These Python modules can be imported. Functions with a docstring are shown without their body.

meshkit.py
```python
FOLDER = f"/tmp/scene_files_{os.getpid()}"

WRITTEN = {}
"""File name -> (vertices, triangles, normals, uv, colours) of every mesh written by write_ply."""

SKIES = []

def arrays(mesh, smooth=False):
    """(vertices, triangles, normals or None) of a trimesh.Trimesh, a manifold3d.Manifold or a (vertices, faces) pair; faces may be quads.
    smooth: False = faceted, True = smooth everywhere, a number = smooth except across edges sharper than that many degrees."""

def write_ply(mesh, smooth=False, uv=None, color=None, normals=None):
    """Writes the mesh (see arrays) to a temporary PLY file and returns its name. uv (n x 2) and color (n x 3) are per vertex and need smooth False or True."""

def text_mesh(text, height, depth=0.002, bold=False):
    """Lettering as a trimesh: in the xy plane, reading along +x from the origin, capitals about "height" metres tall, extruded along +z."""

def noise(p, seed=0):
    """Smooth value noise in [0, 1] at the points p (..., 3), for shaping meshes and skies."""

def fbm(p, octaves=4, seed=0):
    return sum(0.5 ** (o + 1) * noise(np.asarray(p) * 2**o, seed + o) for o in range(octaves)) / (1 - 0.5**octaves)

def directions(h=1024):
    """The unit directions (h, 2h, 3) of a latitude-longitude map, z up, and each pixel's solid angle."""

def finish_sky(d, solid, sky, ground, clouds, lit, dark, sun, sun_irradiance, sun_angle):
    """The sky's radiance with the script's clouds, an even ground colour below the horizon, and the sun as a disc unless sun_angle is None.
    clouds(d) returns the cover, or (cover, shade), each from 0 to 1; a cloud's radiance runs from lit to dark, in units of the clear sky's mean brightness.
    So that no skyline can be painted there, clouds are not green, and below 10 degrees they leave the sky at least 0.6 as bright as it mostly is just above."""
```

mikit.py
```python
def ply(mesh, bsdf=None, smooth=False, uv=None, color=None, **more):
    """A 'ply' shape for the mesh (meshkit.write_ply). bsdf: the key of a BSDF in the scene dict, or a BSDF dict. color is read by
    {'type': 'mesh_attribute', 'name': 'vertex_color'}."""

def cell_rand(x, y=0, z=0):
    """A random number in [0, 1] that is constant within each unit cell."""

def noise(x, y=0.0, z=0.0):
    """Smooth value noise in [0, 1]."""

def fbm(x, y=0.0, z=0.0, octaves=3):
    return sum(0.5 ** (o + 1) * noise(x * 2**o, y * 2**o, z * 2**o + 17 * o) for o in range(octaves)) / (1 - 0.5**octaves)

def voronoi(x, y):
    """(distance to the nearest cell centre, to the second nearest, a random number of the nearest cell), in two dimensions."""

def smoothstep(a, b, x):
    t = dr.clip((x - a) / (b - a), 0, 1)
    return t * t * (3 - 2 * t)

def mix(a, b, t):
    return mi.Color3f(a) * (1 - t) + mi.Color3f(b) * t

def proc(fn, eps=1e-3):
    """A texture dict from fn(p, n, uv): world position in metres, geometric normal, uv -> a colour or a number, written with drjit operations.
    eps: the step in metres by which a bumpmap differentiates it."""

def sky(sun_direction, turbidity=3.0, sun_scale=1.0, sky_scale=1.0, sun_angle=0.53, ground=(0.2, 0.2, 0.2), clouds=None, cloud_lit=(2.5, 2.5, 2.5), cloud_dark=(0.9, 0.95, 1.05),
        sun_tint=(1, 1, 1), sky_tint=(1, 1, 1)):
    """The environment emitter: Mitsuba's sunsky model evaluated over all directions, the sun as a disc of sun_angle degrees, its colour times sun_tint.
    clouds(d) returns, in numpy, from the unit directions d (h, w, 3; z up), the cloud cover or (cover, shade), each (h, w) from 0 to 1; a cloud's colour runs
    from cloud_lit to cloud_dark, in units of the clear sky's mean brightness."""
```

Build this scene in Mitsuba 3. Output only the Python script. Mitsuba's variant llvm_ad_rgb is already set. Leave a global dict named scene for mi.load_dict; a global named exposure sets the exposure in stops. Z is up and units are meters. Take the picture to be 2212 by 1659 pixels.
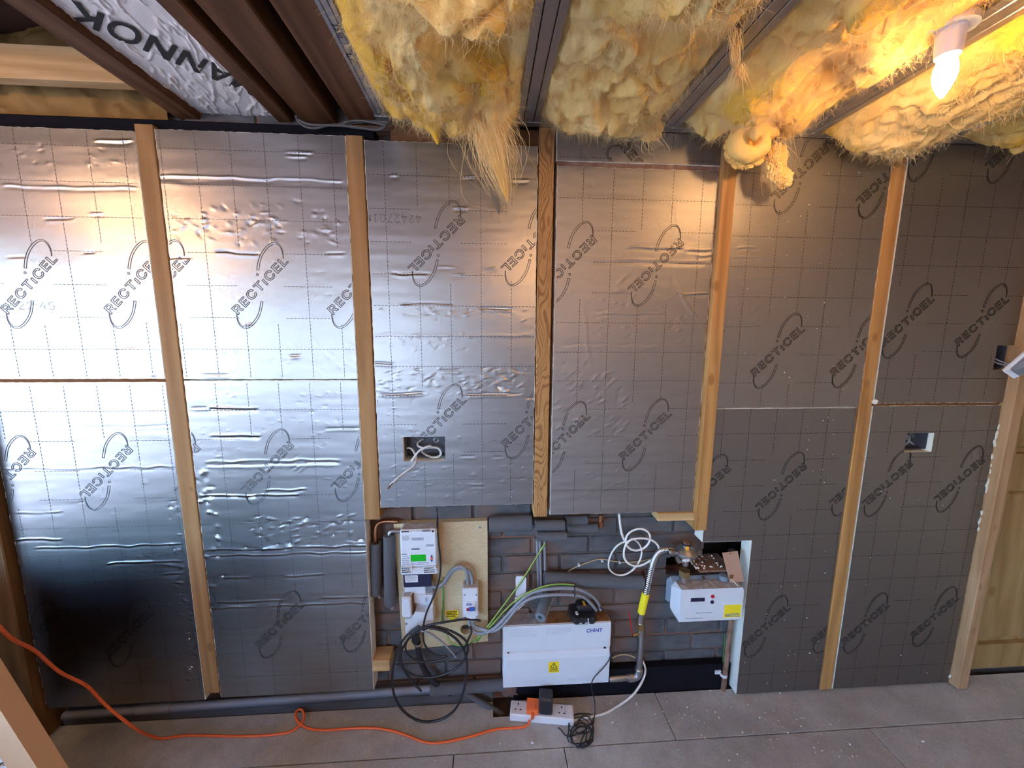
import math, random
import numpy as np
import trimesh
import shapely
from shapely import affinity
from shapely.geometry import Polygon, LineString, Point, box as rect
import mitsuba as mi
import drjit as dr
import mikit, meshkit
from mikit import proc, noise, fbm, voronoi, cell_rand, smoothstep, mix

T = mi.ScalarTransform4f
scene, labels = {}, {}
rng = np.random.default_rng(7)

# ------------------------------------------------------------------ camera
W, Hh = 2212, 1659
F_PX, PITCH, YAW, ROLL = 832.633, 0.144154, 0.064369, 0.0060602
EYE = np.array([0.0, -1.30655, 1.475])
_f = np.array([math.sin(YAW) * math.cos(PITCH), math.cos(YAW) * math.cos(PITCH), -math.sin(PITCH)])
_r0 = np.array([math.cos(YAW), -math.sin(YAW), 0.0])
_u0 = np.cross(_r0, _f)
_r = _r0 * math.cos(ROLL) + _u0 * math.sin(ROLL)
_u = -_r0 * math.sin(ROLL) + _u0 * math.cos(ROLL)
scene['camera'] = {'type': 'perspective', 'fov': math.degrees(2 * math.atan(W / 2 / F_PX)), 'fov_axis': 'x', 'near_clip': 0.02, 'far_clip': 100.0,
                   'to_world': T().look_at(origin=EYE.tolist(), target=(EYE + _f).tolist(), up=_u.tolist())}
# ------------------------------------------------------------------ daylight, lamp strength, exposure
exposure = 2.0
SKY_SCALE = 16.5
LAMP2 = (15.0, 8.2, 3.6)
LAMP3 = (17.0, 9.2, 3.8)
BULB = (3.9, 2.15, 0.88)
scene['sky'] = mikit.sky((0.75, 0.45, 0.5), turbidity=3.0, sun_scale=0.35, sky_scale=1.0, ground=(0.52, 0.49, 0.47), sky_tint=(0.80, 0.98, 1.24))
scene['sky']['scale'] = SKY_SCALE


def ray(px, py):
    return (px - W / 2) / F_PX * _r - (py - Hh / 2) / F_PX * _u + _f


def at(px, py, y=0.0):
    """The point of the upright plane at depth y that the survey of the photograph gives for a pixel."""
    d = ray(px, py)
    return EYE + d * ((y - EYE[1]) / d[1])


def at_z(px, py, z):
    d = ray(px, py)
    return EYE + d * ((z - EYE[2]) / d[2])


# ------------------------------------------------------------------ materials
def tex(fn):
    return proc(fn)


def diffuse(name, c):
    scene[name] = {'type': 'twosided', 'bsdf': {'type': 'diffuse', 'reflectance': c if isinstance(c, dict) else {'type': 'rgb', 'value': list(c)}}}
    return name


def plastic(name, c, rough=0.35, spec=0.5):
    scene[name] = {'type': 'twosided', 'bsdf': {'type': 'principled', 'base_color': c if isinstance(c, dict) else {'type': 'rgb', 'value': list(c)}, 'roughness': rough, 'specular': spec}}
    return name


def metal(name, c, rough=0.35):
    scene[name] = {'type': 'twosided', 'bsdf': {'type': 'principled', 'base_color': c if isinstance(c, dict) else {'type': 'rgb', 'value': list(c)}, 'roughness': rough, 'metallic': 1.0}}
    return name


def conductor(c, alpha):
    return {'type': 'roughconductor', 'material': 'none', 'alpha': alpha, 'specular_reflectance': {'type': 'rgb', 'value': list(c)}}


def wood(axis, light, dark, freq=60.0, rough=0.65, knots=(), seed=0.0, contrast=1.0):
    """Grain running along axis 'x', 'y' or 'z'; knots are (a, b, r) in the plane (x, z) that faces the room."""
    def fn(p, n, uv):
        a = {'x': p.x, 'y': p.y, 'z': p.z}[axis]
        b = p.x + 0.6 * p.y if axis == 'z' else (p.z + 0.6 * p.y if axis == 'x' else p.x + 0.6 * p.z)
        w = fbm(b * 9 + seed, a * 1.3 + seed, 3.1)
        s = 0.5 + 0.5 * dr.sin(b * freq * 6.283 * 0.35 + w * 22)
        g = fbm(b * 240, a * 6, seed)
        t = dr.clip((0.55 * s + 0.45 * g - 0.5) * contrast + 0.45 + 0.35 * (fbm(b * 7, a * 2.2, seed + 9) - 0.5), 0, 1)
        for (ka, kb, kr) in knots:
            d = dr.sqrt(dr.square((p.x - ka)) + dr.square((p.z - kb) * 0.6))
            t = dr.minimum(t, smoothstep(kr * 0.45, kr * 1.5, d))
        return mix(dark, light, t)
    return {'type': 'twosided', 'bsdf': {'type': 'principled', 'base_color': proc(fn), 'roughness': rough, 'specular': 0.25}}


def cathedral(p, n, uv):
    v = fbm(p.x * 15 + 1.7, p.z * 3.6, 0.5, 3)
    s = 0.5 + 0.5 * dr.sin(v * 120)
    g = fbm(p.x * 300, p.z * 60, 2)
    t = dr.clip(smoothstep(0.02, 0.42, s) * 0.62 + 0.38 * g, 0, 1)
    return mix((0.20, 0.088, 0.028), (0.45, 0.255, 0.10), t)


def speck(base, dark, light, f1=700.0, f2=9.0):
    def fn(p, n, uv):
        a = fbm(p.x * f1, p.y * f1, p.z * f1, 2)
        b = fbm(p.x * f2, p.y * f2 + 4, p.z * f2, 3)
        c = mix(dark, light, dr.clip(a * 1.5 - 0.25, 0, 1))
        return c * 0.5 + mi.Color3f(base) * (0.35 + 0.3 * b)
    return fn


scene['foil'] = {'type': 'twosided', 'bsdf': {'type': 'blendbsdf', 'weight': 0.38, 'a': conductor((0.365, 0.362, 0.362), 0.11), 'b': conductor((0.365, 0.362, 0.362), 0.34)}}
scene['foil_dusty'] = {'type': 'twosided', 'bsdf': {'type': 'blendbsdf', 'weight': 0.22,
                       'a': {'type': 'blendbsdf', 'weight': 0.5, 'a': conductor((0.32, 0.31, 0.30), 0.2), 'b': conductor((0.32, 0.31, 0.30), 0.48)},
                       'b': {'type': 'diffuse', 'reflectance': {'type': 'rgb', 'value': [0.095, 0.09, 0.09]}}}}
scene['foil_worn'] = {'type': 'twosided', 'bsdf': {'type': 'blendbsdf', 'weight': 0.62, 'a': conductor((0.36, 0.35, 0.345), 0.17), 'b': conductor((0.36, 0.35, 0.345), 0.46)}}
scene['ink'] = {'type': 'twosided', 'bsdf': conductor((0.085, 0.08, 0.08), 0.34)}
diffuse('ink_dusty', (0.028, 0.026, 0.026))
diffuse('foam', (0.80, 0.80, 0.72))
diffuse('black_mark', (0.02, 0.02, 0.025))
diffuse('grey_mark', (0.30, 0.32, 0.38))
diffuse('pale_mark', (0.52, 0.55, 0.62))
scene['pine'] = wood('z', (0.52, 0.295, 0.105), (0.32, 0.155, 0.048), 60, seed=1, knots=[(1.388, 1.45, .012), (1.379, 1.28, .014), (1.399, 1.0, .008), (0.777, 1.62, .013), (0.782, 1.30, .014), (0.775, .78, .006), (-.395, 1.9, .008), (-1.02, .33, .013), (-1.0, .93, .008), (-1.006, .70, .010)])
scene['pine_worn'] = wood('z', (0.40, 0.235, 0.10), (0.24, 0.125, 0.045), 60, seed=5, contrast=0.8, knots=[(-1.0, .33, .013), (-1.0, .93, .006)])
scene['treated_pine'] = {'type': 'twosided', 'bsdf': {'type': 'principled', 'base_color': proc(cathedral), 'roughness': 0.6, 'specular': 0.25}}
scene['pine_x'] = wood('x', (0.62, 0.42, 0.21), (0.43, 0.26, 0.11), 60, seed=3)
scene['frame_wood'] = wood('z', (0.47, 0.30, 0.165), (0.33, 0.19, 0.09), 30, seed=12, knots=[(1.957, .275, .016), (1.950, .47, .009), (1.96, .72, .008)])
scene['door_wood'] = wood('z', (0.40, 0.27, 0.115), (0.28, 0.165, 0.06), 24, seed=15, knots=[(2.062, .40, .016), (2.14, .38, .017), (2.03, .14, .016)])
scene['joist_wood'] = wood('y', (0.165, 0.075, 0.034), (0.075, 0.031, 0.013), 55, 0.7, seed=8)
scene['post_wood'] = wood('z', (0.20, 0.105, 0.04), (0.09, 0.045, 0.016), 40, 0.8, seed=21)
scene['deck_wood'] = wood('x', (0.095, 0.045, 0.026), (0.045, 0.02, 0.012), 30, 0.8, seed=4)


def chipboard_floor(p, n, uv):
    a = fbm(p.x * 420, p.y * 420, 1.0, 2)
    b = fbm(p.x * 3.2, p.y * 5.0, 7.0, 4)
    c = fbm(p.x * 26, p.y * 26, 3.0, 3)
    base = mix((0.36, 0.375, 0.365), (0.54, 0.575, 0.57), dr.clip(b * 1.6 - 0.3, 0, 1))
    return base * (0.72 + 0.36 * a + 0.2 * (c - 0.5))


diffuse('floor_chipboard', proc(chipboard_floor))
diffuse('meter_chipboard', proc(speck((0.60, 0.49, 0.30), (0.30, 0.22, 0.12), (0.68, 0.56, 0.36), 420)))


def brick_col(p, n, uv):
    a = fbm(p.x * 16, p.z * 30, p.y * 20, 4)
    b = fbm(p.x * 5 + 3, p.z * 5, 2.0, 3)
    c = mix((0.060, 0.060, 0.064), (0.145, 0.148, 0.156), dr.clip(a * 1.5 - .2, 0, 1))
    return mix(c, (0.20, 0.125, 0.095), smoothstep(0.46, 0.66, b) * 0.7)


def mortar_col(p, n, uv):
    a = fbm(p.x * 40, p.z * 40, p.y * 20, 3)
    b = fbm(p.x * 6 + 8, p.z * 9, 2.0, 3)
    return mix(mix((0.075, 0.072, 0.072), (0.13, 0.125, 0.12), a), (0.20, 0.115, 0.085), smoothstep(0.45, 0.62, b))


diffuse('brick', proc(brick_col))
diffuse('mortar', proc(mortar_col))
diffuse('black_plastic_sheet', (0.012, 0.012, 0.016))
diffuse('cavity_dark', (0.018, 0.015, 0.013))


def dusty_white(p, n, uv):
    d = fbm(p.x * 90, p.y * 90, 1.0, 4)
    k = smoothstep(0.5, 0.9, n.z) * (0.55 + 0.45 * smoothstep(0.3, 0.6, d))
    return mix((0.62, 0.65, 0.69), mix((0.20, 0.175, 0.155), (0.40, 0.36, 0.33), d), k)


def dusty_rust(p, n, uv):
    d = fbm(p.x * 90, p.y * 90, 1.0, 4)
    k = smoothstep(0.5, 0.9, n.z)
    dust = mix((0.24, 0.225, 0.215), (0.46, 0.44, 0.43), d)
    rust = mix((0.13, 0.055, 0.018), (0.32, 0.16, 0.06), d)
    r = smoothstep(0.205, 0.235, p.x + 0.03 * (fbm(p.x * 30, p.y * 30, 5.0) - .5))
    return mix((0.62, 0.65, 0.69), mix(dust, rust, r), k)


plastic('white_plastic_dusty', proc(dusty_white), 0.45)
plastic('white_plastic_rusty', proc(dusty_rust), 0.45)
plastic('white_plastic', (0.62, 0.65, 0.69), 0.4)
plastic('socket_white', (0.70, 0.71, 0.73), 0.4)
plastic('grey_plastic', (0.17, 0.185, 0.21), 0.5)
plastic('cable_grey', (0.23, 0.25, 0.285), 0.42)
plastic('cable_dusk', (0.10, 0.10, 0.10), 0.5)
plastic('box_grey', (0.055, 0.055, 0.068), 0.5)
plastic('cable_pale', (0.50, 0.51, 0.50), 0.45)
plastic('cable_white', (0.72, 0.71, 0.68), 0.4)
plastic('cable_black', (0.016, 0.018, 0.024), 0.38)
plastic('black_plastic', (0.014, 0.016, 0.02), 0.4)
plastic('navy_plastic', (0.012, 0.014, 0.05), 0.4)
plastic('cable_green', (0.075, 0.29, 0.05), 0.4)
plastic('cable_yellow', (0.52, 0.44, 0.10), 0.4)
plastic('wire_cream', (0.46, 0.37, 0.22), 0.5)
plastic('orange_rubber', (0.78, 0.135, 0.03), 0.42)
plastic('orange_plug', (0.80, 0.16, 0.04), 0.5)
plastic('yellow_label', (0.80, 0.60, 0.02), 0.5)
plastic('gas_yellow', (0.85, 0.70, 0.02), 0.5)
plastic('amber_cap', (0.85, 0.42, 0.03), 0.45)
plastic('red_button', (0.45, 0.01, 0.03), 0.4)
plastic('red_lever', (0.35, 0.02, 0.02), 0.5)
plastic('orange_button', (0.85, 0.12, 0.04), 0.4)
plastic('blue_mark', (0.03, 0.06, 0.35), 0.4)
plastic('switch_blue', (0.03, 0.10, 0.42), 0.4)
plastic('meter_blue', (0.15, 0.20, 0.25), 0.5)
scene['lcd_green'] = {'type': 'twosided', 'bsdf': {'type': 'diffuse', 'reflectance': {'type': 'rgb', 'value': [0.02, 0.45, 0.03]}}}
plastic('pipe_foam', proc(speck((0.095, 0.10, 0.11), (0.06, 0.064, 0.072), (0.14, 0.147, 0.16), 900)), 0.85, 0.2)
plastic('pipe_foam_pale', (0.15, 0.18, 0.21), 0.85, 0.2)
metal('zinc', proc(speck((0.46, 0.46, 0.46), (0.30, 0.30, 0.31), (0.62, 0.62, 0.63), 120)), 0.42)
metal('channel_steel', (0.46, 0.47, 0.50), 0.45)
metal('steel', (0.62, 0.63, 0.65), 0.28)
metal('dull_metal', (0.36, 0.37, 0.39), 0.4)
metal('brass', (0.55, 0.42, 0.20), 0.4)
metal('copper', (0.42, 0.19, 0.10), 0.4)
diffuse('rust', proc(lambda p, n, uv: mix((0.10, 0.045, 0.028), (0.36, 0.24, 0.18), fbm(p.x * 60, p.y * 60, p.z * 40, 4))))
diffuse('card_brown', (0.42, 0.27, 0.19))
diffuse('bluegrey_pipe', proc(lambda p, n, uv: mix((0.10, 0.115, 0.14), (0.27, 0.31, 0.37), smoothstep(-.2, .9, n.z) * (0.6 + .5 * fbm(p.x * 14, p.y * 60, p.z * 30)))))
diffuse('painted_timber', proc(lambda p, n, uv: mix((0.055, 0.062, 0.075), (0.11, 0.105, 0.10), fbm(p.x * 8, p.z * 90, 3.0))))
diffuse('plaster_pink', proc(lambda p, n, uv: mix((0.60, 0.43, 0.34), (0.70, 0.53, 0.43), fbm(p.x * 2, p.y * 2, p.z * 2))))
diffuse('plaster_tan', (0.66, 0.50, 0.34))
diffuse('wall_white', proc(lambda p, n, uv: mix((0.66, 0.65, 0.64), (0.72, 0.71, 0.70), fbm(p.x * 2, p.y * 2, p.z * 2))))
diffuse('wall_dark', proc(lambda p, n, uv: mix((0.26, 0.20, 0.15), (0.34, 0.27, 0.20), fbm(p.x * 3, p.y * 3, p.z * 3))))
diffuse('brown_timber', (0.16, 0.082, 0.04))
diffuse('dark_timber', (0.055, 0.040, 0.030))
diffuse('cream_timber', (0.62, 0.42, 0.26))
diffuse('white_paint', (0.62, 0.64, 0.66))


def foil_crumpled(p, n, uv):
    return fbm(p.x * 30, p.y * 30, 2.0)


scene['white_foil'] = {'type': 'twosided', 'bsdf': {'type': 'principled', 'base_color': {'type': 'rgb', 'value': [0.86, 0.80, 0.74]}, 'roughness': 0.4, 'metallic': 0.0, 'specular': 0.6}}


def wool_colour(V):
    """Colour of the wool at each vertex: cream, with yellower and browner patches of binder."""
    V = np.asarray(V)
    sm = lambda lo, hi, t: (lambda q: q * q * (3 - 2 * q))(np.clip((t - lo) / (hi - lo), 0, 1))[:, None]
    a = meshkit.fbm(V * [7, 7, 9] + [2, 0, 0], 4, 1); b_ = meshkit.fbm(V * [46, 34, 52], 3, 2); c = meshkit.fbm(V * [3.6, 3.6, 5] + [9, 0, 3], 3, 3)
    col = np.array((0.86, 0.60, 0.20)) + (np.array((0.91, 0.72, 0.32)) - np.array((0.86, 0.60, 0.20))) * sm(.40, .62, a)
    col = col + (np.array((0.74, 0.46, 0.05)) - col) * sm(.48, .64, c) * .9
    col = col + (np.array((0.50, 0.22, 0.03)) - col) * sm(.54, .74, b_ * .65 + a * .35) * .7
    return col


diffuse('wool', {'type': 'mesh_attribute', 'name': 'vertex_color'})
diffuse('wool_fibre', (0.88, 0.70, 0.36))
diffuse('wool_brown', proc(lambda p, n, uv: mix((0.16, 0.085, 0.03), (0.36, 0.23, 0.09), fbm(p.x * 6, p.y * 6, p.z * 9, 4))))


# ------------------------------------------------------------------ geometry helpers
def numbered(key):
    if key not in scene and key not in labels:
        return key
    i = 1
    while f'{key}_{i:03d}' in scene or f'{key}_{i:03d}' in labels:
        i += 1
    return f'{key}_{i:03d}'


def thing(name, label, cat=None, group=None, kind=None):
    key = numbered(name)
    labels[key] = {}
    if label: labels[key]['label'] = label
    if cat: labels[key]['category'] = cat
    if group: labels[key]['group'] = group
    if kind: labels[key]['kind'] = kind
    return key


def put(key, mesh, bsdf, smooth=False, **more):
    scene[key] = mikit.ply(mesh, bsdf, smooth=smooth, **more)
    return key


def part(parent, name, mesh, bsdf, smooth=False, label=None, kind=None):
    key = numbered(parent + '__' + name)
    if bsdf == 'wool':
        put(key, mesh, bsdf, True, color=wool_colour(meshkit.arrays(mesh)[0]))
    else:
        put(key, mesh, bsdf, smooth)
    if label or kind:
        labels[key] = {}
        if label: labels[key]['label'] = label
        if kind: labels[key]['kind'] = kind
    return key


def solo(name, mesh, bsdf, label, cat=None, group=None, kind=None, smooth=False):
    key = thing(name, label, cat, group, kind)
    return put(key, mesh, bsdf, smooth)


def join(*ms):
    return trimesh.util.concatenate([m for m in ms])


def hull(pts):
    return trimesh.convex.convex_hull(np.asarray(pts, float))


def box(x0, x1, y0, y1, z0, z1, b=0.0):
    x0, x1 = min(x0, x1), max(x0, x1); y0, y1 = min(y0, y1), max(y0, y1); z0, z1 = min(z0, z1), max(z0, z1)
    if b <= 0:
        m = trimesh.creation.box((x1 - x0, y1 - y0, z1 - z0))
        m.apply_translation(((x0 + x1) / 2, (y0 + y1) / 2, (z0 + z1) / 2))
        return m
    b = min(b, (x1 - x0) * .45, (y1 - y0) * .45, (z1 - z0) * .45)
    p = []
    for X, sx in ((x0, 1), (x1, -1)):
        for Y, sy in ((y0, 1), (y1, -1)):
            for Z, sz in ((z0, 1), (z1, -1)):
                p += [(X, Y + sy * b, Z + sz * b), (X + sx * b, Y, Z + sz * b), (X + sx * b, Y + sy * b, Z)]
    return hull(p)


def resample(pts, n):
    pts = np.asarray(pts, float)
    if len(pts) == 2:
        return pts[0] + (pts[1] - pts[0]) * np.linspace(0, 1, n)[:, None]
    from scipy.interpolate import make_interp_spline
    d = np.r_[0, np.cumsum(np.linalg.norm(np.diff(pts, axis=0), axis=1) ** 0.5)]
    return make_interp_spline(d, pts, k=min(3, len(pts) - 1))(np.linspace(0, d[-1], n))


def sweep(P, r, sides=8, flat=1.0):
    """Round (or flattened) tube along the points P; r a number or one per point."""
    P = np.asarray(P, float); n = len(P)
    r = np.broadcast_to(np.asarray(r, float), (n,))
    t = np.gradient(P, axis=0); t /= np.maximum(np.linalg.norm(t, axis=1, keepdims=True), 1e-12)
    a = np.cross(t[0], [0, 0, 1.0] if abs(t[0][2]) < .9 else [0, 1.0, 0]); a /= np.linalg.norm(a)
    ring = np.arange(sides) * 2 * np.pi / sides
    V = []
    for i in range(n):
        a = a - t[i] * (a @ t[i]); a /= max(np.linalg.norm(a), 1e-12)
        b = np.cross(t[i], a)
        V.append(P[i] + r[i] * (np.cos(ring)[:, None] * a + flat * np.sin(ring)[:, None] * b))
    V = np.vstack(V + [P[:1], P[-1:]])
    F = []
    k = np.arange(sides); k1 = (k + 1) % sides
    for i in range(n - 1):
        o = i * sides
        F.append(np.stack([o + k, o + sides + k, o + k1], 1)); F.append(np.stack([o + k1, o + sides + k, o + sides + k1], 1))
    F.append(np.stack([k * 0 + n * sides, k, k1], 1)); e = (n - 1) * sides
    F.append(np.stack([k * 0 + n * sides + 1, e + k1, e + k], 1))
    m = trimesh.Trimesh(V, np.vstack(F)[:, ::-1], process=False)
    return m


def cable(pts, r, n=None, sides=8, flat=1.0):
    pts = np.asarray(pts, float)
    L = np.linalg.norm(np.diff(pts, axis=0), axis=1).sum()
    return sweep(resample(pts, n or int(min(160, max(10, L / 0.008)))), r, sides, flat)


def rod(p0, p1, r, sides=20, r1=None):
    return sweep(np.array([p0, p1], float), [r, r if r1 is None else r1], sides)


def lathe(profile, origin, axis=(0, 0, 1), sides=36):
    m = trimesh.creation.revolve(np.asarray(profile, float), sections=sides)
    m.apply_transform(trimesh.geometry.align_vectors([0, 0, 1], np.asarray(axis, float)))
    m.apply_translation(origin)
    return m


def tri(poly):
    vs, fs, o = [], [], 0
    for g in getattr(poly, 'geoms', [poly]):
        if g.geom_type != 'Polygon' or g.area < 1e-9: continue
        v, f = trimesh.creation.triangulate_polygon(g, engine='earcut')
        vs.append(v); fs.append(f + o); o += len(v)
    return (np.vstack(vs), np.vstack(fs)) if vs else (np.zeros((0, 2)), np.zeros((0, 3), int))


def extrude_xz(poly, y0, y1):
    """An (x, z) outline given the thickness from y0 (room side) to y1."""
    ms = []
    for g in getattr(poly, 'geoms', [poly]):
        if g.area < 1e-9: continue
        m = trimesh.creation.extrude_polygon(g, abs(y1 - y0), engine='earcut')
        v = m.vertices.copy()
        m.vertices = np.stack([v[:, 0], max(y0, y1) - v[:, 2], v[:, 1]], 1)
        ms.append(m)
    return join(*ms)


def letters(text, height, bold=False):
    m = meshkit.text_mesh(text, height, depth=0.002, bold=bold)
    f = m.faces[(m.vertices[m.faces][:, :, 2] > 0.0015).all(1)]
    return shapely.union_all([Polygon(m.vertices[t][:, :2]) for t in f]).buffer(1e-5)


def write_on(text, x, z, y, height, width=None, depth=0.0006, bold=False, centre=True):
    p = letters(text, height, bold)
    x0, z0, x1, z1 = p.bounds
    if width: p = affinity.scale(p, width / (x1 - x0), 1, origin=(x0, 0))
    x0, z0, x1, z1 = p.bounds
    p = affinity.translate(p, x - ((x0 + x1) / 2 if centre else x0), z - (z0 + z1) / 2)
    return extrude_xz(p, y - depth, y + 0.0005)


def ripple_lines(x0, x1, z0, z1, y, rows, seed, h=0.45, fill=0.85):
    """Rows of small print too fine to read: one bar of uneven word-blocks per row."""
    g = np.random.default_rng(seed); ms = []
    for i in range(rows):
        zc = z1 - (i + .5) * (z1 - z0) / rows; hh = (z1 - z0) / rows * h / 2
        x = x0
        end = x1 - (x1 - x0) * g.uniform(0, 0.25)
        while x < end:
            w = (x1 - x0) * g.uniform(.05, .16)
            ms.append(box(x, min(x + w, x1), y - .0004, y + .0004, zc - hh, zc + hh)); x += w + (x1 - x0) * .025
    return join(*ms)


def bars(x0, x1, z0, z1, y, seed):
    g = np.random.default_rng(seed); ms = []; x = x0
    while x < x1:
        w = g.choice([.0005, .0009, .0014]); ms.append(box(x, min(x + w, x1), y - .0004, y + .0004, z0, z1)); x += w + g.choice([.0006, .001])
    return join(*ms)


# ------------------------------------------------------------------ the setting
WY = 0.075                                                   # face of the brick wall
thing('floor', 'brown-grey dusty chipboard flooring boards', kind='structure')
put('floor__subfloor', box(-2.9, 3.0, -4.6, 0.07, -0.06, -0.022), 'dark_timber')
J = 0.0016
rows = [(0.034, -0.148), (-0.1515, -0.75), (-0.7535, -1.353), (-1.3565, -1.96), (-1.963, -2.56), (-2.563, -3.16), (-3.163, -3.76), (-3.763, -4.45)]
cuts = [[-2.8, -1.9, 0.679, 2.95], [-2.8, -0.121, 0.268, 1.42, 1.98, 2.95], [-2.8, -.6, 1.8, 2.95], [-2.8, .5, 2.95], [-2.8, -.9, 1.5, 2.95], [-2.8, .2, 2.95], [-2.8, -1.1, 1.3, 2.95], [-2.8, .4, 2.95]]
for (ya, yb), cs in zip(rows, cuts):
    for a, b in zip(cs[:-1], cs[1:]):
        x0, x1 = a + J, b - J
        if ya > 0 and a < 0.1 < b:                          # the hole behind the extension lead
            hole = rect(at_z(1052, 1540, 0)[0], -0.0, 0.115, 0.10)
            poly = rect(x0, yb, x1, ya).difference(rect(0.018, -0.028, 0.098, 0.05))
            m = trimesh.creation.extrude_polygon(poly, 0.022, engine='earcut'); m.apply_translation((0, 0, -0.022))
        else:
            m = box(x0, x1, yb, ya, -0.022, 0.0, 0.0012)
        part('floor', 'board', m, 'floor_chipboard')

# brick wall behind the boards, with the pocket behind the gas meter
thing('wall_back', 'dark painted brick wall with reddish mortar behind the boards', kind='structure')
pocket = shapely.union_all([rect(0.712, 0.50, 1.06, 0.57), rect(0.862, 0.50, 1.06, 0.63)])
put('wall_back__mortar', extrude_xz(rect(-2.9, -0.06, 1.99, 2.5).difference(pocket), WY + 0.008, WY + 0.06), 'mortar')
put('wall_back__pocket', join(box(0.70, 1.08, WY + 0.16, WY + 0.18, 0.48, 0.65), extrude_xz(rect(0.69, .48, 1.08, .65).difference(pocket), WY + .058, WY + .165)), 'cavity_dark')
g = np.random.default_rng(3)
for row in range(0, 32):
    z0 = 0.006 + row * 0.075; off = 0.1125 * (row % 2)
    for k in range(-8, 10):
        x0 = k * 0.225 + off - 0.05; x1 = x0 + 0.215
        low = z0 < 0.90 and x1 > -0.50 and x0 < 1.10
        high = 2.0 < z0 < 2.33 and x1 > -1.75 and x0 < 0.30
        if not (low or high): continue
        b = rect(x0, z0, x1, z0 + 0.065)
        if b.intersects(pocket): b = b.difference(pocket)
        d = g.uniform(-.0025, .0025)
        for q in getattr(b, 'geoms', [b]):
            if q.area < 1e-4: continue
            X0, Z0, X1, Z1 = q.bounds
            whole = abs((X1 - X0) * (Z1 - Z0) - q.area) < 1e-6
            part('wall_back', 'brick', box(X0, X1, WY + d, WY + 0.02, Z0, Z1, 0.004) if whole else extrude_xz(q, WY + d, WY + .02), 'brick')

put('wall_back_001', box(-2.9, -1.668, 0.066, 0.074, -.02, 2.34), 'wall_dark')
labels['wall_back_001'] = {'kind': 'structure', 'label': 'plastered wall beyond the corner post at the left'}
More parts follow.
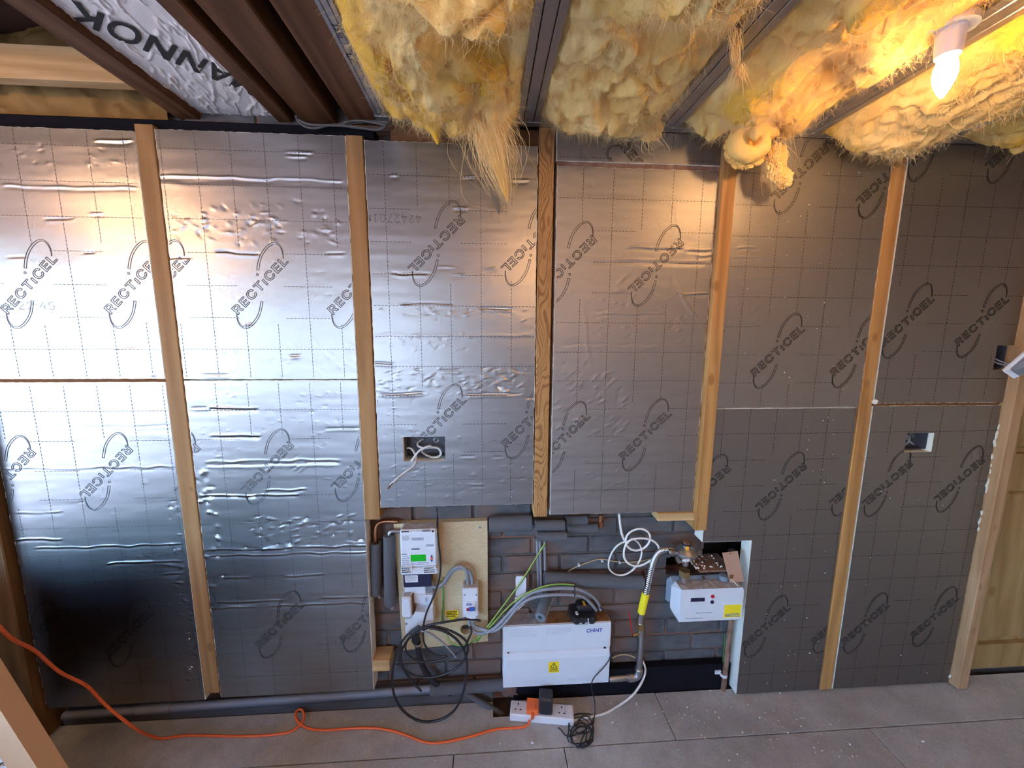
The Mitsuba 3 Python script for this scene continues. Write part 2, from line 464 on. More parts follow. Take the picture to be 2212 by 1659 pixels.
# the rest of the room: the side with the big opening, the wall behind the viewer, the right wall, the ceiling
OP = (-3.6, -0.62, 0.40, 1.76)                              # opening in the left wall: y0, y1, z0, z1
put('wall_left', join(box(-2.95, -2.8, -4.6, OP[0], 0, 2.5), box(-2.95, -2.8, OP[1], 0.2, 0, 2.5), box(-2.95, -2.8, OP[0], OP[1], 0, OP[2]), box(-2.95, -2.8, OP[0], OP[1], OP[3], 2.5)), 'wall_white')
labels['wall_left'] = {'kind': 'structure', 'label': 'left wall of the room with a wide window opening'}
RP = (-2.5, -1.0, 0.30, 1.74)                              # opening in the wall behind the viewer: x0, x1, z0, z1
put('wall_front', join(box(-2.95, RP[0], -4.6, -4.45, 0, 2.5), box(RP[1], 1.05, -4.6, -4.45, 0, 2.5), box(RP[0], RP[1], -4.6, -4.45, 0, RP[2]), box(RP[0], RP[1], -4.6, -4.45, RP[3], 2.5)), 'wall_white')
labels['wall_front'] = {'kind': 'structure', 'label': 'white wall of the room facing the insulated wall'}
put('wall_front_001', join(box(1.05, 3.1, -4.6, -4.45, 0, 2.5)), 'wall_dark')
labels['wall_front_001'] = {'kind': 'structure', 'label': 'dark bare part of the wall facing the insulated wall'}
put('wall_right', box(2.95, 3.1, -4.6, 0.3, 0, 2.5), 'plaster_tan')
labels['wall_right'] = {'kind': 'structure', 'label': 'dark right wall of the room'}
put('ceiling', join(box(-2.95, 3.1, -4.6, -0.80, 2.12, 2.16), box(-2.95, -1.0, -0.80, -0.46, 2.135, 2.16)), 'plaster_pink')
labels['ceiling'] = {'kind': 'structure', 'label': 'plastered part of the ceiling'}
put('ceiling_001', join(box(-2.95, 3.1, -4.6, 0.22, 2.34, 2.40)), 'deck_wood')
labels['ceiling_001'] = {'kind': 'structure', 'label': 'dark floorboards above the bare ceiling joists'}

# ------------------------------------------------------------------ foil-faced boards
T_B = 0.055


def crease(x0, x1, z, amp, w, seed):
    return ('c', x0, x1, z, amp, w, seed)


def relief(x, z, feats, wav, seed):
    """How far the foil stands out towards the room."""
    p = np.stack([x * 1.1, z * 0 + seed, z * 17], -1)
    h = wav * 0.0011 * (meshkit.fbm(p, 3, seed) - .5)
    h += wav * 0.0006 * (meshkit.fbm(np.stack([x * 9, z * 0 + 3, z * 34], -1), 2, seed + 5) - .5)
    for f in feats:
        if f[0] == 'c':
            _, a, b, zc, amp, w, s = f
            wob = 0.0035 * (meshkit.noise(np.stack([x * 22, x * 0 + s, x * 0], -1), s) - .5) * 2
            dz = z - zc - wob
            env = np.clip((x - a) / 0.02, 0, 1) * np.clip((b - x) / 0.02, 0, 1)
            env = env * env * (3 - 2 * env)
            env = env * (0.55 + 0.9 * meshkit.noise(np.stack([x * 30, x * 0 + s + 2.2, x * 0], -1), s + 3))
            up = np.exp(-(dz / w) ** 2) - 0.55 * np.exp(-((dz + 2.2 * w) / (1.6 * w)) ** 2)
            h += amp * env * up
        else:
            _, xc, zc, rx, rz, ang, amp = f
            c, s = math.cos(ang), math.sin(ang)
            u, v = (x - xc) * c + (z - zc) * s, -(x - xc) * s + (z - zc) * c
            q = (u / rx) ** 2 + (v / rz) ** 2
            h += amp * np.where(q < 9, np.exp(-q), 0)
    return h


def dent_band(x0, x1, z0, z1, n, seed, amp=0.0009, r=(.004, .011), ang=-0.6):
    g = np.random.default_rng(seed)
    return [('d', g.uniform(x0, x1), g.uniform(z0, z1), g.uniform(*r), g.uniform(r[0] * .6, r[0] * 1.2), ang + g.normal(0, .35), amp * g.choice([1, 1, -1]) * g.uniform(.5, 1.2)) for _ in range(n)]


# one printed logo: lettering in outline between two sweeping arcs, drawn about its middle, reading up to the right
def make_logo():
    out = []
    x = 0.0
    for ch in 'RECTiCEL':
        if ch == 'i':
            q = rect(0, 0, 0.0058, 0.0195)
            q = shapely.union_all([q])
            w = 0.0058
        else:
            q = letters(ch, 0.0262, True)
            a, b, c, d = q.bounds
            q = affinity.translate(q, -a, -b if ch != 'C' else -b - .0004)
            q = affinity.scale(q, 1.22, 1, origin=(0, 0)); w = q.bounds[2]
        out.append(affinity.translate(q, x, 0)); x += w + 0.0072
    word = shapely.union_all(out)
    a, b, c, d = word.bounds
    word = affinity.translate(word, -(a + c) / 2, -0.0131)
    word = affinity.scale(word, 0.236 / (c - a), 1, origin=(0, 0))
    word = affinity.rotate(word, 44.6, origin=(0, 0))
    line = 0.0018
    ring = word.buffer(line * .55).difference(word.buffer(-line * .75))
    dot = Point(-0.0058, 0.0343).buffer(0.0042); dot = dot.difference(dot.buffer(-line * 1.25))
    arc = resample(np.array([(-0.0032, 0.048), (0.0019, 0.0685), (0.0101, 0.0904), (0.0211, 0.1075), (0.0343, 0.1212), (0.0519, 0.1306), (0.066, 0.1266), (0.0754, 0.1109), (0.0774, 0.0853)]), 40)
    tn = np.gradient(arc, axis=0); tn /= np.linalg.norm(tn, axis=1, keepdims=True); nn = np.stack([-tn[:, 1], tn[:, 0]], 1)
    wd = np.interp(np.linspace(0, 1, 40), [0, .5, .8, 1], [.0034, .003, .0018, .0006])[:, None]
    band = Polygon(np.vstack([arc + nn * wd, (arc - nn * wd)[::-1]])).buffer(0)
    band = band.buffer(line * .5).difference(band.buffer(-line * .6))
    band2 = affinity.translate(affinity.rotate(band, 180, origin=(0, 0)), -0.002, -0.002)
    return [ring, shapely.union_all([band, band2, dot])]


LOGO = make_logo()
FOOT = rect(-0.075, -0.118, 0.075, 0.118)                     # where the dashed grid is left blank round a logo


def board(label, x0, x1, z0, z1, logos, grid, feats, dusty=False, holes=(), outline=None, wav=1.0, seed=0, y=0.0, texts=()):
    """logos: (x, z, turn in degrees); grid: a point (x, z) of the printed grid."""
    key = thing('foil_insulation_board', label, 'insulation board', 'foil-faced insulation boards between the studs')
    shape = outline or rect(x0, z0, x1, z1)
    hole = shapely.union_all(list(holes)) if holes else None
    g = np.random.default_rng(seed + 50)
    # foam core with ragged edges, a hair wider than its foil
    ring = np.array(shape.segmentize(0.012).exterior.coords)[:-1]
    jig = meshkit.noise(np.c_[ring * 130, ring[:, :1] * 0], seed) - .35
    cen = shape.centroid
    n = np.array([[px - cen.x, pz - cen.y] for px, pz in ring]); n /= np.abs(n).max(0)
    core = Polygon(ring + np.sign(n) * (np.abs(n) > .93) * np.c_[0.0034 * jig, np.minimum(0.003 * jig - .001, 0)]).buffer(0)
    if hole is not None: core = core.difference(hole)
    part(key, 'foam_core', extrude_xz(core, y + 0.0012, y + T_B), 'foam', label='pale foam edge')
    # foil skin, modelled as a fine relief
    e = 0.0013
    xs = np.unique(np.r_[np.linspace(x0 + e, x1 - e, max(3, int((x1 - x0) / 0.0055))), [v for h in holes for v in (h.bounds[0], h.bounds[2])], [outline_x for outline_x in ([outline.exterior.coords[k][0] + e for k in range(6)] if outline else [])]])
    zs = np.unique(np.r_[np.linspace(z0 + e, z1 - e, max(3, int((z1 - z0) / 0.0024))), [v for h in holes for v in (h.bounds[1], h.bounds[3])], [c[1] + e for c in (list(outline.exterior.coords)[:6] if outline else [])]])
    xs = xs[(xs >= x0 + e - 1e-9) & (xs <= x1 - e + 1e-9)]; zs = zs[(zs >= z0 + e - 1e-9) & (zs <= z1 - e + 1e-9)]
    X, Z = np.meshgrid(xs, zs)
    Hh_ = relief(X, Z, feats, wav, seed)
    V = np.stack([X, y - Hh_, Z], -1).reshape(-1, 3)
    idx = np.arange(X.size).reshape(X.shape)
    q = np.stack([idx[:-1, :-1], idx[:-1, 1:], idx[1:, 1:], idx[1:, :-1]], -1).reshape(-1, 4)
    cx = ((xs[:-1] + xs[1:]) / 2)[None, :].repeat(len(zs) - 1, 0).ravel(); cz = ((zs[:-1] + zs[1:]) / 2)[:, None].repeat(len(xs) - 1, 1).ravel()
    ok = np.ones(len(q), bool)
    for h in holes:
        a, b, c, d = h.bounds; ok &= ~((cx > a) & (cx < c) & (cz > b) & (cz < d))
    if outline is not None: ok &= shapely.contains_xy(outline.buffer(-e * .9, join_style=2), cx, cz)
    part(key, 'foil_face', (V, q[ok]), {0: 'foil', 1: 'foil_dusty', 2: 'foil_worn'}[int(dusty)], True, label='silver foil skin')
    ink = 'ink_dusty' if dusty == 1 else 'ink'
    lim = shape.buffer(-0.004, join_style=2)
    if hole is not None: lim = lim.difference(hole.buffer(.003))

    def print_on(poly):
        v, f = tri(poly)
        if len(f) == 0: return None
        return trimesh.Trimesh(np.stack([v[:, 0], y - relief(v[:, 0], v[:, 1], feats, wav, seed) - 0.0006, v[:, 1]], 1), f, process=False)
    for (lx, lz, turn) in logos:
        sub = [affinity.translate(affinity.rotate(s, turn, origin=(0, 0)), lx, lz).intersection(lim) for s in LOGO]
        ms = [m for m in (print_on(s) for s in sub if not s.is_empty) if m is not None]
        if ms: part(key, 'printed_logo', join(*ms), ink, label='printed RECTiCEL logo')
    blank = shapely.union_all([affinity.translate(affinity.rotate(FOOT, t, origin=(0, 0)), a, b) for a, b, t in logos]) if logos else Polygon()
    free = lim.difference(blank)
    shapely.prepare(free)
    ds = []
    gx, gz = grid
    for k in range(math.floor((x0 - gx) / .1), math.ceil((x1 - gx) / .1) + 1):
        zz = np.arange(z0, z1, 0.0118); ds.append(np.stack([zz * 0 + gx + k * .1, zz, zz * 0], 1))
    for k in range(math.floor((z0 - gz) / .1), math.ceil((z1 - gz) / .1) + 1):
        xx = np.arange(x0, x1, 0.0118); ds.append(np.stack([xx, xx * 0 + gz + k * .1, xx * 0 + 1], 1))
    D = np.vstack(ds); D = D[shapely.contains_xy(free, D[:, 0], D[:, 1])]
    hx = np.where(D[:, 2] == 1, 0.0036, 0.0009); hz = np.where(D[:, 2] == 1, 0.0009, 0.0036)
    c = np.stack([np.stack([D[:, 0] + sx * hx, D[:, 1] + sz * hz], 1) for sx, sz in ((-1, -1), (1, -1), (1, 1), (-1, 1))], 1).reshape(-1, 2)
    yy = y - relief(c[:, 0], c[:, 1], feats, wav, seed) - 0.0006
    part(key, 'dashed_grid', (np.stack([c[:, 0], yy, c[:, 1]], 1), np.arange(len(c)).reshape(-1, 4)), ink, kind='stuff')
    for (txt, tx, tz, th, tw, turn) in texts:
        p = letters(txt, th); a, b, cc, d = p.bounds
        p = affinity.translate(affinity.scale(p, tw / (cc - a), 1, origin=(a, b)), tx - (a + a + tw) / 2, tz - (b + d) / 2)
        p = affinity.rotate(p, turn, origin=(tx, tz)).buffer(-0.0004)
        # dot-matrix lettering: only the parts under a raster of dots
        a, b, cc, d = p.bounds
        dots = shapely.union_all([rect(i, j, i + .0026, j + .0026) for i in np.arange(a, cc, .0036) for j in np.arange(b, d, .0036)])
        m = print_on(p.intersection(dots).intersection(lim))
        if m is not None: part(key, 'batch_print', m, ink)
    return key


N, FL = 0, 180
L = lambda px, py: (at(px, py)[0], at(px, py)[2])


def logos_at(pxs, turn):
    return [(*L(a, b), turn) for a, b in pxs]


def cr(px0, px1, py, amp=0.0011, w=0.0032, seed=0):
    a, b = at(px0, py), at(px1, py)
    return crease(min(a[0], b[0]), max(a[0], b[0]), (a[2] + b[2]) / 2, amp, w, int(px0 * 7 + py) % 97)


BX = [(-1.585, -1.041), (-0.985, -0.433), (-0.376, 0.162), (0.222, 0.765), (0.818, 1.362), (1.418, 1.95)]
f = [cr(200, 290, 304, .0016), cr(0, 300, 403, .0011), cr(190, 232, 461, .0012), cr(90, 165, 471, -.001), cr(175, 210, 544, -.0016), cr(10, 62, 556, -.001), cr(140, 170, 705, .001), cr(236, 315, 753, -.0012), cr(200, 225, 613, -.0008), cr(320, 345, 812, .0016)]
f += dent_band(-1.58, -1.05, 1.93, 2.0, 16, 1) + dent_band(-1.5, -1.06, 1.50, 1.62, 14, 2, .0004) + dent_band(-1.5, -1.05, 1.32, 1.42, 12, 3, .0006)
board('upper silver foil board at the far left, left of the first stud', *BX[0], 1.305, 2.047, logos_at([(63, 614), (286, 615)], N) , (at(50, 420)[0], 1.50), f, wav=1.0, seed=1, texts=[('42 22:45', at(70, 660)[0] - .02, at(70, 660)[2], .024, .17, 0)])
f = [cr(0, 140, 1165, .0012), cr(70, 400, 1180, .0014, .0028), cr(225, 400, 1215, .0015), cr(345, 400, 1240, .001), cr(60, 380, 922, -.0006), cr(0, 380, 1010, .0006), cr(20, 140, 1107, .0005)]
f += dent_band(-1.3, -1.05, .58, .70, 26, 4, .0007) + dent_band(-1.09, -1.05, .2, .9, 40, 5, .0016, (.004, .009)) + dent_band(-1.5, -1.1, .75, 1.2, 12, 6, .0004)
f += [('d', -1.10 - .022 * k, .655 + .002 * k, .020, .0028, -.35, .0012) for k in range(7)] + [('d', -1.09, .60, .06, .003, .75, .0012)]
board('lower silver foil board at the far left, darkening towards the floor', *BX[0], 0.112, 1.296, logos_at([(19, 1027), (229, 1020), (433, 1013)], FL) + logos_at([(78, 1373), (280, 1366), (472, 1360)], N), (at(75, 900)[0], 1.20), f, wav=1.0, seed=2)
f = [cr(330, 745, 385, .0012, .003), cr(610, 680, 328, .0014), cr(610, 670, 336, .0013), cr(460, 565, 545, -.0016), cr(340, 420, 557, -.0016), cr(620, 655, 767, -.0018), cr(520, 555, 702, .0012), cr(430, 500, 809, -.0014), cr(700, 750, 549, -.001), cr(335, 750, 395, -.0005, .006)]
f += dent_band(-.97, -.44, 1.72, 1.86, 46, 7, .0014, (.005, .013), -.5) + dent_band(-.97, -.44, 1.76, 1.79, 16, 8, .0013, (.006, .014), .05) + dent_band(-.97, -.44, 1.55, 1.65, 12, 9, .0004) + dent_band(-.97, -.44, 1.33, 1.44, 30, 10, .0007)
board('upper silver foil board between the first and second studs', *BX[1], 1.303, 2.055, logos_at([(349, 613), (562, 617), (768, 618)], N), (at(422, 322)[0], at(422, 322)[2]), f, wav=1.0, seed=3)
f = [cr(410, 460, 882, -.0012), cr(445, 560, 880, .0022, .0038), cr(450, 565, 941, .0022, .0038), cr(430, 560, 1070, .0020, .003), cr(555, 650, 1068, .0018, .003), cr(570, 665, 1058, .0016), cr(440, 800, 1183, .0012, .0028), cr(445, 800, 1196, .0012, .0028), cr(470, 545, 1247, .0012), cr(610, 705, 1242, .0014), cr(460, 620, 1298, .0014), cr(445, 560, 1312, .0013), cr(570, 800, 1305, .0011), cr(690, 810, 1290, .0011), cr(700, 780, 925, -.0012), cr(440, 740, 995, .0008, .004), cr(440, 740, 1003, -.0008, .004)]
f += dent_band(-.85, -.44, .70, .83, 66, 11, .0015, (.005, .015), .1) + dent_band(-.97, -.44, .92, 1.27, 70, 12, .0007, (.003, .008)) + dent_band(-.98, -.93, .55, 1.0, 26, 13, .0022, (.006, .012)) + dent_band(-.75, -.62, .98, 1.04, 14, 14, .0008, (.004, .02), .7)
board('lower silver foil board between the first and second studs, creased', *BX[1], 0.118, 1.300, logos_at([(375, 1016), (577, 1010), (771, 1004)], FL) + logos_at([(422, 1349), (605, 1349), (787, 1337)], N), (at(470, 885)[0], 1.20), f, wav=1.1, seed=4, texts=[('42427014', at(745, 1385)[0], at(745, 1385)[2], .024, .20, 0)])
f = [cr(838, 865, 378, .0013), cr(995, 1030, 383, .0013), cr(1100, 1145, 388, .0015), cr(975, 1015, 450, .0013), cr(840, 930, 590, -.0017), cr(940, 985, 577, .0012), cr(975, 1010, 592, .0011), cr(1040, 1080, 580, .0008), cr(860, 985, 655, -.0012), cr(1030, 1110, 667, -.0018), cr(815, 920, 851, -.0018), cr(1005, 1135, 851, -.0016), cr(1130, 1160, 861, -.001), cr(790, 1150, 724, .0004, .005), cr(990, 1030, 987, -.0011), cr(1060, 1090, 987, -.0011), cr(1010, 1050, 1047, .0008), cr(800, 860, 785, -.001), cr(950, 1000, 800, -.001), cr(1060, 1080, 798, -.001)]
f += dent_band(-.36, .15, 1.50, 1.54, 30, 15, .0009, (.004, .009), 0) + dent_band(-.37, .15, 1.25, 1.34, 95, 16, .0012, (.004, .011), -.2) + dent_band(-.37, .15, 1.40, 1.46, 36, 17, .0008, (.003, .007)) + dent_band(-.37, .15, 1.06, 1.25, 40, 18, .0006, (.003, .008)) + dent_band(-.37, .15, .86, 1.0, 34, 19, .0006, (.004, .012), .3)
HOLE2 = rect(*L(872, 997), *L(961, 943))
board('silver foil board with a socket hole, between the second and third studs', *BX[2], 0.846, 2.045, logos_at([(738, 525), (942, 528), (1143, 528)], FL) + logos_at([(758, 913), (950, 912), (1141, 911)], N), (at(900, 378)[0], at(900, 380)[2]), f, holes=[HOLE2], wav=0.9, seed=5, texts=[('42427014', at(850, 472)[0], at(850, 472)[2], .026, .175, 180)])
f = [cr(1340, 1420, 300, .0012)] + dent_band(.3, .6, 2.01, 2.08, 14, 20, .0007)
board('narrow silver foil strip above the brown gap, under the yellow wool', *BX[3], 2.004, 2.103, [(*L(1397, 374), -90)], (at(1255, 340)[0], at(1255, 340)[2]), f, wav=.8, seed=6, dusty=2)
f = [cr(1350, 1480, 535, .0013), cr(1480, 1540, 540, .0016), cr(1500, 1545, 551, .0016), cr(1470, 1535, 634, .0013), cr(1200, 1530, 561, .0006, .005), cr(1280, 1530, 567, -.0006, .006), cr(1210, 1530, 745, -.0005, .004), cr(1290, 1440, 678, .0006)]
f += [('d', .66, 1.60, .05, .0035, -1.0, .0018), ('d', .70, 1.54, .035, .0035, -.85, .0016), ('d', .455, 1.64, .025, .005, .7, .0012), ('d', .44, 1.60, .03, .004, .2, .0011), ('d', .63, 1.80, .0016, .09, 0, -.0010), ('d', .625, 1.70, .0016, .06, 0.03, -.0010), ('d', .335, 1.48, .0035, .05, .12, .0011), ('d', .345, 1.40, .003, .04, .25, .001)]
f += dent_band(.3, .65, 1.62, 1.95, 80, 21, .0006, (.002, .006), 1.2) + dent_band(.23, .5, 1.10, 1.36, 46, 22, .0011, (.005, .018), .7) + dent_band(.24, .75, 1.42, 1.62, 40, 23, .0007, (.004, .014), .1) + dent_band(.24, .6, .86, 1.1, 30, 24, .0005, (.004, .01), .5)
board('silver foil board lit by the bulb, between the third and fourth studs', 0.226, 0.763, 0.801, 1.991, logos_at([(1228, 569), (1417, 575)], FL) + logos_at([(1219, 947), (1395, 940)], N), (at(1390, 430)[0], at(1390, 431)[2]), f, wav=1.3, seed=7, y=0.004, dusty=2)
f = [cr(1590, 1640, 536, .0013), cr(1580, 1760, 556, .0006), cr(1590, 1700, 600, .0006)] + dent_band(.83, .95, 1.50, 1.85, 30, 25, .0006, (.003, .010), .2)
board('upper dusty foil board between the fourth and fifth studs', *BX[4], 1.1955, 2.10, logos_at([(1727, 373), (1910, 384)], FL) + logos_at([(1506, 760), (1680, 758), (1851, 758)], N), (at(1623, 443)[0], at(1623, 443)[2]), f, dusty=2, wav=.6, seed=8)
notch = Polygon([(1.003, 0.008), (1.358, 0.008), (1.358, 1.193), (0.808, 1.193), (0.808, 0.679), (1.003, 0.679)])
f = dent_band(.85, 1.35, .05, 1.15, 30, 26, .0004)
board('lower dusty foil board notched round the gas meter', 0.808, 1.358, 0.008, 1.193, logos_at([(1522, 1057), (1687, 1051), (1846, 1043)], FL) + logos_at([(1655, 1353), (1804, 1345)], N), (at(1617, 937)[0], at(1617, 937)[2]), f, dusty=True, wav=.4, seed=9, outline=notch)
f = dent_band(1.45, 1.9, 1.3, 2.05, 20, 27, .0004)
HOLE5 = rect(1.875, 1.331, 1.9505, 1.424)
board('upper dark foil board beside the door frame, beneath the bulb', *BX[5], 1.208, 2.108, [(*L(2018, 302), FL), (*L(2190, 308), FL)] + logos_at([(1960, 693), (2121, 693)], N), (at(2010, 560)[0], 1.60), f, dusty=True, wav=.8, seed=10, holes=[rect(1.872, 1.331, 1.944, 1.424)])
HOLE6 = rect(*L(1953, 977), *L(2019, 935))
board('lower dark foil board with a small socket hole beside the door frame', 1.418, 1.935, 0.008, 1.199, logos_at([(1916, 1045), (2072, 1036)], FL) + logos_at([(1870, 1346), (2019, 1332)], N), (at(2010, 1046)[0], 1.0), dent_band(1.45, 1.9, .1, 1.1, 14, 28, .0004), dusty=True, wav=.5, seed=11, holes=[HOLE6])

# brown battens seen in the gaps between boards
solo('gap_batten', box(-1.58, -1.042, 0.004, 0.03, 1.294, 1.308), 'brown_timber', 'brown timber batten in the gap between the two far left boards', 'batten')
solo('gap_batten', box(0.223, 0.764, 0.006, 0.03, 1.988, 2.007), 'rust', 'reddish brown batten under the narrow foil strip', 'batten')
solo('gap_batten', box(1.418, 1.93, 0.005, 0.03, 1.196, 1.211), 'brown_timber', 'dark brown batten in the gap beside the door frame', 'batten')
# ------------------------------------------------------------------ studs
def stud(xa, xb, z0, z1, y0, mat, label, lean=0.0, bev=.002):
    m = box(xa, xb, y0, WY - 0.004, z0, z1, bev)
    v = m.vertices.copy(); v[:, 0] += lean * (v[:, 2] - z0); m.vertices = v
    return solo('wall_stud', m, mat, label, 'stud')


stud(-1.040, -0.987, 0.140, 2.066, -.002, 'pine_worn', 'knotty pale timber stud, leftmost full stud, reaching nearly to the floor')
stud(-0.431, -0.379, 0.803, 2.056, -.003, 'pine_worn', 'weathered brown timber stud ending above the insulated pipes beside the meter')
stud(0.166, 0.2145, 0.798, 2.10, -.003, 'treated_pine', 'brown timber stud with wavy dark grain in the middle of the wall', -.0)
stud(0.766, 0.812, 0.735, 2.09, -.016, 'pine', 'orange timber stud lit by the bulb, ending above the gas regulator')
stud(1.364, 1.413, 0.008, 2.10, -.001, 'pine', 'orange timber stud with dark knots running down to the floor right of the gas meter')
solo('stud_offcut', box(at(1412, 1112, .03)[0], 0.775, -0.006, 0.05, 0.770, 0.800, .002), 'pine_x', 'short yellow timber offcut fixed beside the orange stud above the white coil', 'timber offcut')
solo('stud_offcut', box(-0.435, at(846, 1425, .03)[0], 0.0, 0.07, at(846, 1440, .02)[2], at(846, 1417, .02)[2], .002), 'pine_x', 'small timber offcut low down left of the black cable coil', 'timber offcut')
solo('corner_post', box(-1.665, -1.589, -0.03, 0.07, 0.0, 2.33, .003), 'post_wood', 'dark brown timber post at the left edge of the photo', 'post')
solo('low_partition', box(-1.78, -1.72, -0.85, 0.07, 0.0, 0.70, .003), 'dark_timber', 'low dark timber partition left of the corner post', 'partition')
solo('sheet_stack', join(*[box(-1.62 + .001 * (k % 3), -1.205 - .012 * (k % 2), -.98, -.42, .0 + .085 * k, .083 + .085 * k, .003) for k in range(9)]), 'dark_timber', 'dark stack of timber sheets left of the leaning timber, outside the photo', 'timber stack')
# leaning timber in the left foreground: a cream face and a white side with a joint
pl = thing('leaning_timber', 'cream timber with a white painted side leaning in the bottom left corner', 'timber')
A0, A1 = at(-30, 1388, -.58), at(165, 1700, -.58)
d = (A1 - A0) / np.linalg.norm(A1 - A0)
nrm = np.array([d[2], 0, -d[0]]); nrm *= np.sign(-nrm[0]) if nrm[0] > 0 else 1
wv = at(22, 1545, -.58) - at(45, 1508, -.58)
top = A0 - d * 0.10; end = A0 + d * ((0.002 - A0[2]) / d[2])
side = np.array([-abs(d[2]), 0, -abs(d[0]) if d[2] < 0 else abs(d[0])]); side = np.array([d[2], 0, -d[0]]) * (1 if d[2] < 0 else -1)
for nm, a, b, mt, ya, yb in (('timber_face', 0.0, 0.050, 'cream_timber', -.61, -.575),):
    part(pl, nm, hull([p + side * s + np.array([0, yy + .58, 0]) for p in (top, end) for s in (a, b) for yy in (ya, yb)]), mt)
tt = np.linspace(0, 1, 4)
for i in range(3):
    p0, p1 = top + (end - top) * (tt[i] + .004), top + (end - top) * (tt[i + 1] - .004)
    part(pl, 'white_strip', hull([p + side * s + np.array([0, yy + .58, 0]) for p in (p0, p1) for s in (.0505, .074) for yy in (-.605, -.575)]), 'white_paint', label='white painted strip')

# ------------------------------------------------------------------ door at the right
thing('door_1', 'pale pine panelled door in a timber frame at the right', kind='structure')
part('door_1', 'jamb', box(1.938, 1.982, -0.03, 0.06, 0.004, 2.10, .003), 'frame_wood')
part('door_1', 'stop', box(1.983, 2.022, 0.0, 0.06, 0.04, 2.08, .003), 'frame_wood')
part('door_1', 'head', box(1.938, 2.95, -0.03, 0.06, 2.06, 2.12, .003), 'frame_wood')
part('door_1', 'threshold', box(2.023, 2.95, 0.05, 0.12, -0.02, 0.015, .002), 'dull_metal')
lf = part('door_1', 'leaf', extrude_xz(rect(2.024, 0.02, 2.80, 2.03).difference(rect(2.105, 0.135, 2.40, 0.84)).difference(rect(2.105, 0.99, 2.40, 1.9)).difference(rect(2.47, .135, 2.70, .84)).difference(rect(2.47, .99, 2.70, 1.9)), 0.045, 0.085), 'door_wood')
for (a, b, c, d2) in ((2.105, 2.40, .135, .84), (2.105, 2.40, .99, 1.9), (2.47, 2.70, .135, .84), (2.47, 2.70, .99, 1.9)):
    part(lf, 'panel', join(box(a - .004, b + .004, .066, .078, c - .004, d2 + .004), box(a + .020, b - .020, .055, .07, c + .020, d2 - .020, .008)), 'door_wood')
part('door_1', 'hinge', rod((2.023, .036, .98), (2.023, .036, 1.07), .006), 'dull_metal', True)
solo('timber_plate', box(1.90, 2.94, 0.07, 0.14, -.05, 2.5), 'dark_timber', 'dark timber lining behind the door frame', kind='structure')

# ------------------------------------------------------------------ ceiling: joists, channels, board, noggin
ZJ = 2.12
def joist(x0, x1, label, zb=ZJ):
    return solo('ceiling_joist', box(x0, x1, -0.798, 0.20, zb, 2.338, .004), 'joist_wood', label, 'joist')


joist(-0.972, -0.9, 'dark brown ceiling joist left of the foil-faced ceiling board')
joist(-0.664, -0.615, 'dark brown ceiling joist right of the foil-faced ceiling board')
joist(-0.586, -0.478, 'second dark joist right of the foil-faced ceiling board, with wavy grain')
joist(-0.435, -0.336, 'dark joist next to the leftmost steel channel')
for i, x in enumerate((.125, .56, 1.03, 1.5)):
    solo('ceiling_joist', box(x - .025, x + .025, -0.798, 0.2, 2.16, 2.338), 'joist_wood', ['hidden ceiling joist above the middle steel channel', 'hidden ceiling joist above the channel between the wool masses', 'hidden ceiling joist above the bulb holder channel', 'hidden ceiling joist above the far right channel'][i], 'joist')
solo('ceiling_noggin', box(-1.9, -0.974, -0.066, -0.030, 2.14, 2.225, .002), 'pine_x', 'pale new timber noggin between dark joists at the top left', 'noggin')
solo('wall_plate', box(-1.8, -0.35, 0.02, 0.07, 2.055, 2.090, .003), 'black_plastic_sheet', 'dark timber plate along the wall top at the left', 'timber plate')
mb = thing('ceiling_insulation_board', 'white foil-faced insulation board between dark ceiling joists, with black lettering', 'insulation board')
nx, ny = 92, 340
xs, ys = np.linspace(-.899, -.668, nx), np.linspace(-.797, 0.1, ny)
X, Y = np.meshgrid(xs, ys)
cr_n = np.abs(meshkit.fbm(np.stack([X * 16 + 3, Y * 9 + X * 12, X * 0], -1), 4, 3) - .5) * 2
cr_m = np.abs(meshkit.fbm(np.stack([X * 30 + 8, Y * 17 + X * 25, X * 0 + 4], -1), 3, 13) - .5) * 2
Hc = -.0032 * np.exp(-(cr_n / .05) ** 2) - .0026 * np.exp(-(cr_m / .05) ** 2) + .002 * meshkit.fbm(np.stack([X * 40, Y * 40, X * 0], -1), 2, 8)
edge = np.minimum(X - xs[0], xs[-1] - X)
ZB = 2.138
Vb = np.stack([X + (X > -.68) * .006 * (meshkit.noise(np.stack([Y * 30, Y * 0, Y * 0], -1), 5) - .7), Y, ZB + Hc * 1.0], -1).reshape(-1, 3)
idx = np.arange(nx * ny).reshape(ny, nx)
part(mb, 'foil_face', (Vb, np.stack([idx[:-1, :-1], idx[1:, :-1], idx[1:, 1:], idx[:-1, 1:]], -1).reshape(-1, 4)), 'white_foil', True)
part(mb, 'foam_core', box(-.897, -.672, -.797, 0.1, ZB + .004, ZB + .06), 'foam')
wd = letters('MANNOK', 0.078, True)
a, b, c, d2 = wd.bounds
wd = affinity.translate(affinity.scale(wd, 0.30 / (c - a), 1, origin=(a, b)), -a, -(b + d2) / 2)
K0, K1 = at_z(560, 195, ZB), at_z(150, 18, ZB)                # M end, K end of the word
ang = math.atan2(K1[1] - K0[1], K1[0] - K0[0])
wlen = math.hypot(K1[0] - K0[0], K1[1] - K0[1])
wd = affinity.scale(wd, wlen / 0.30, 1, origin=(0, 0))
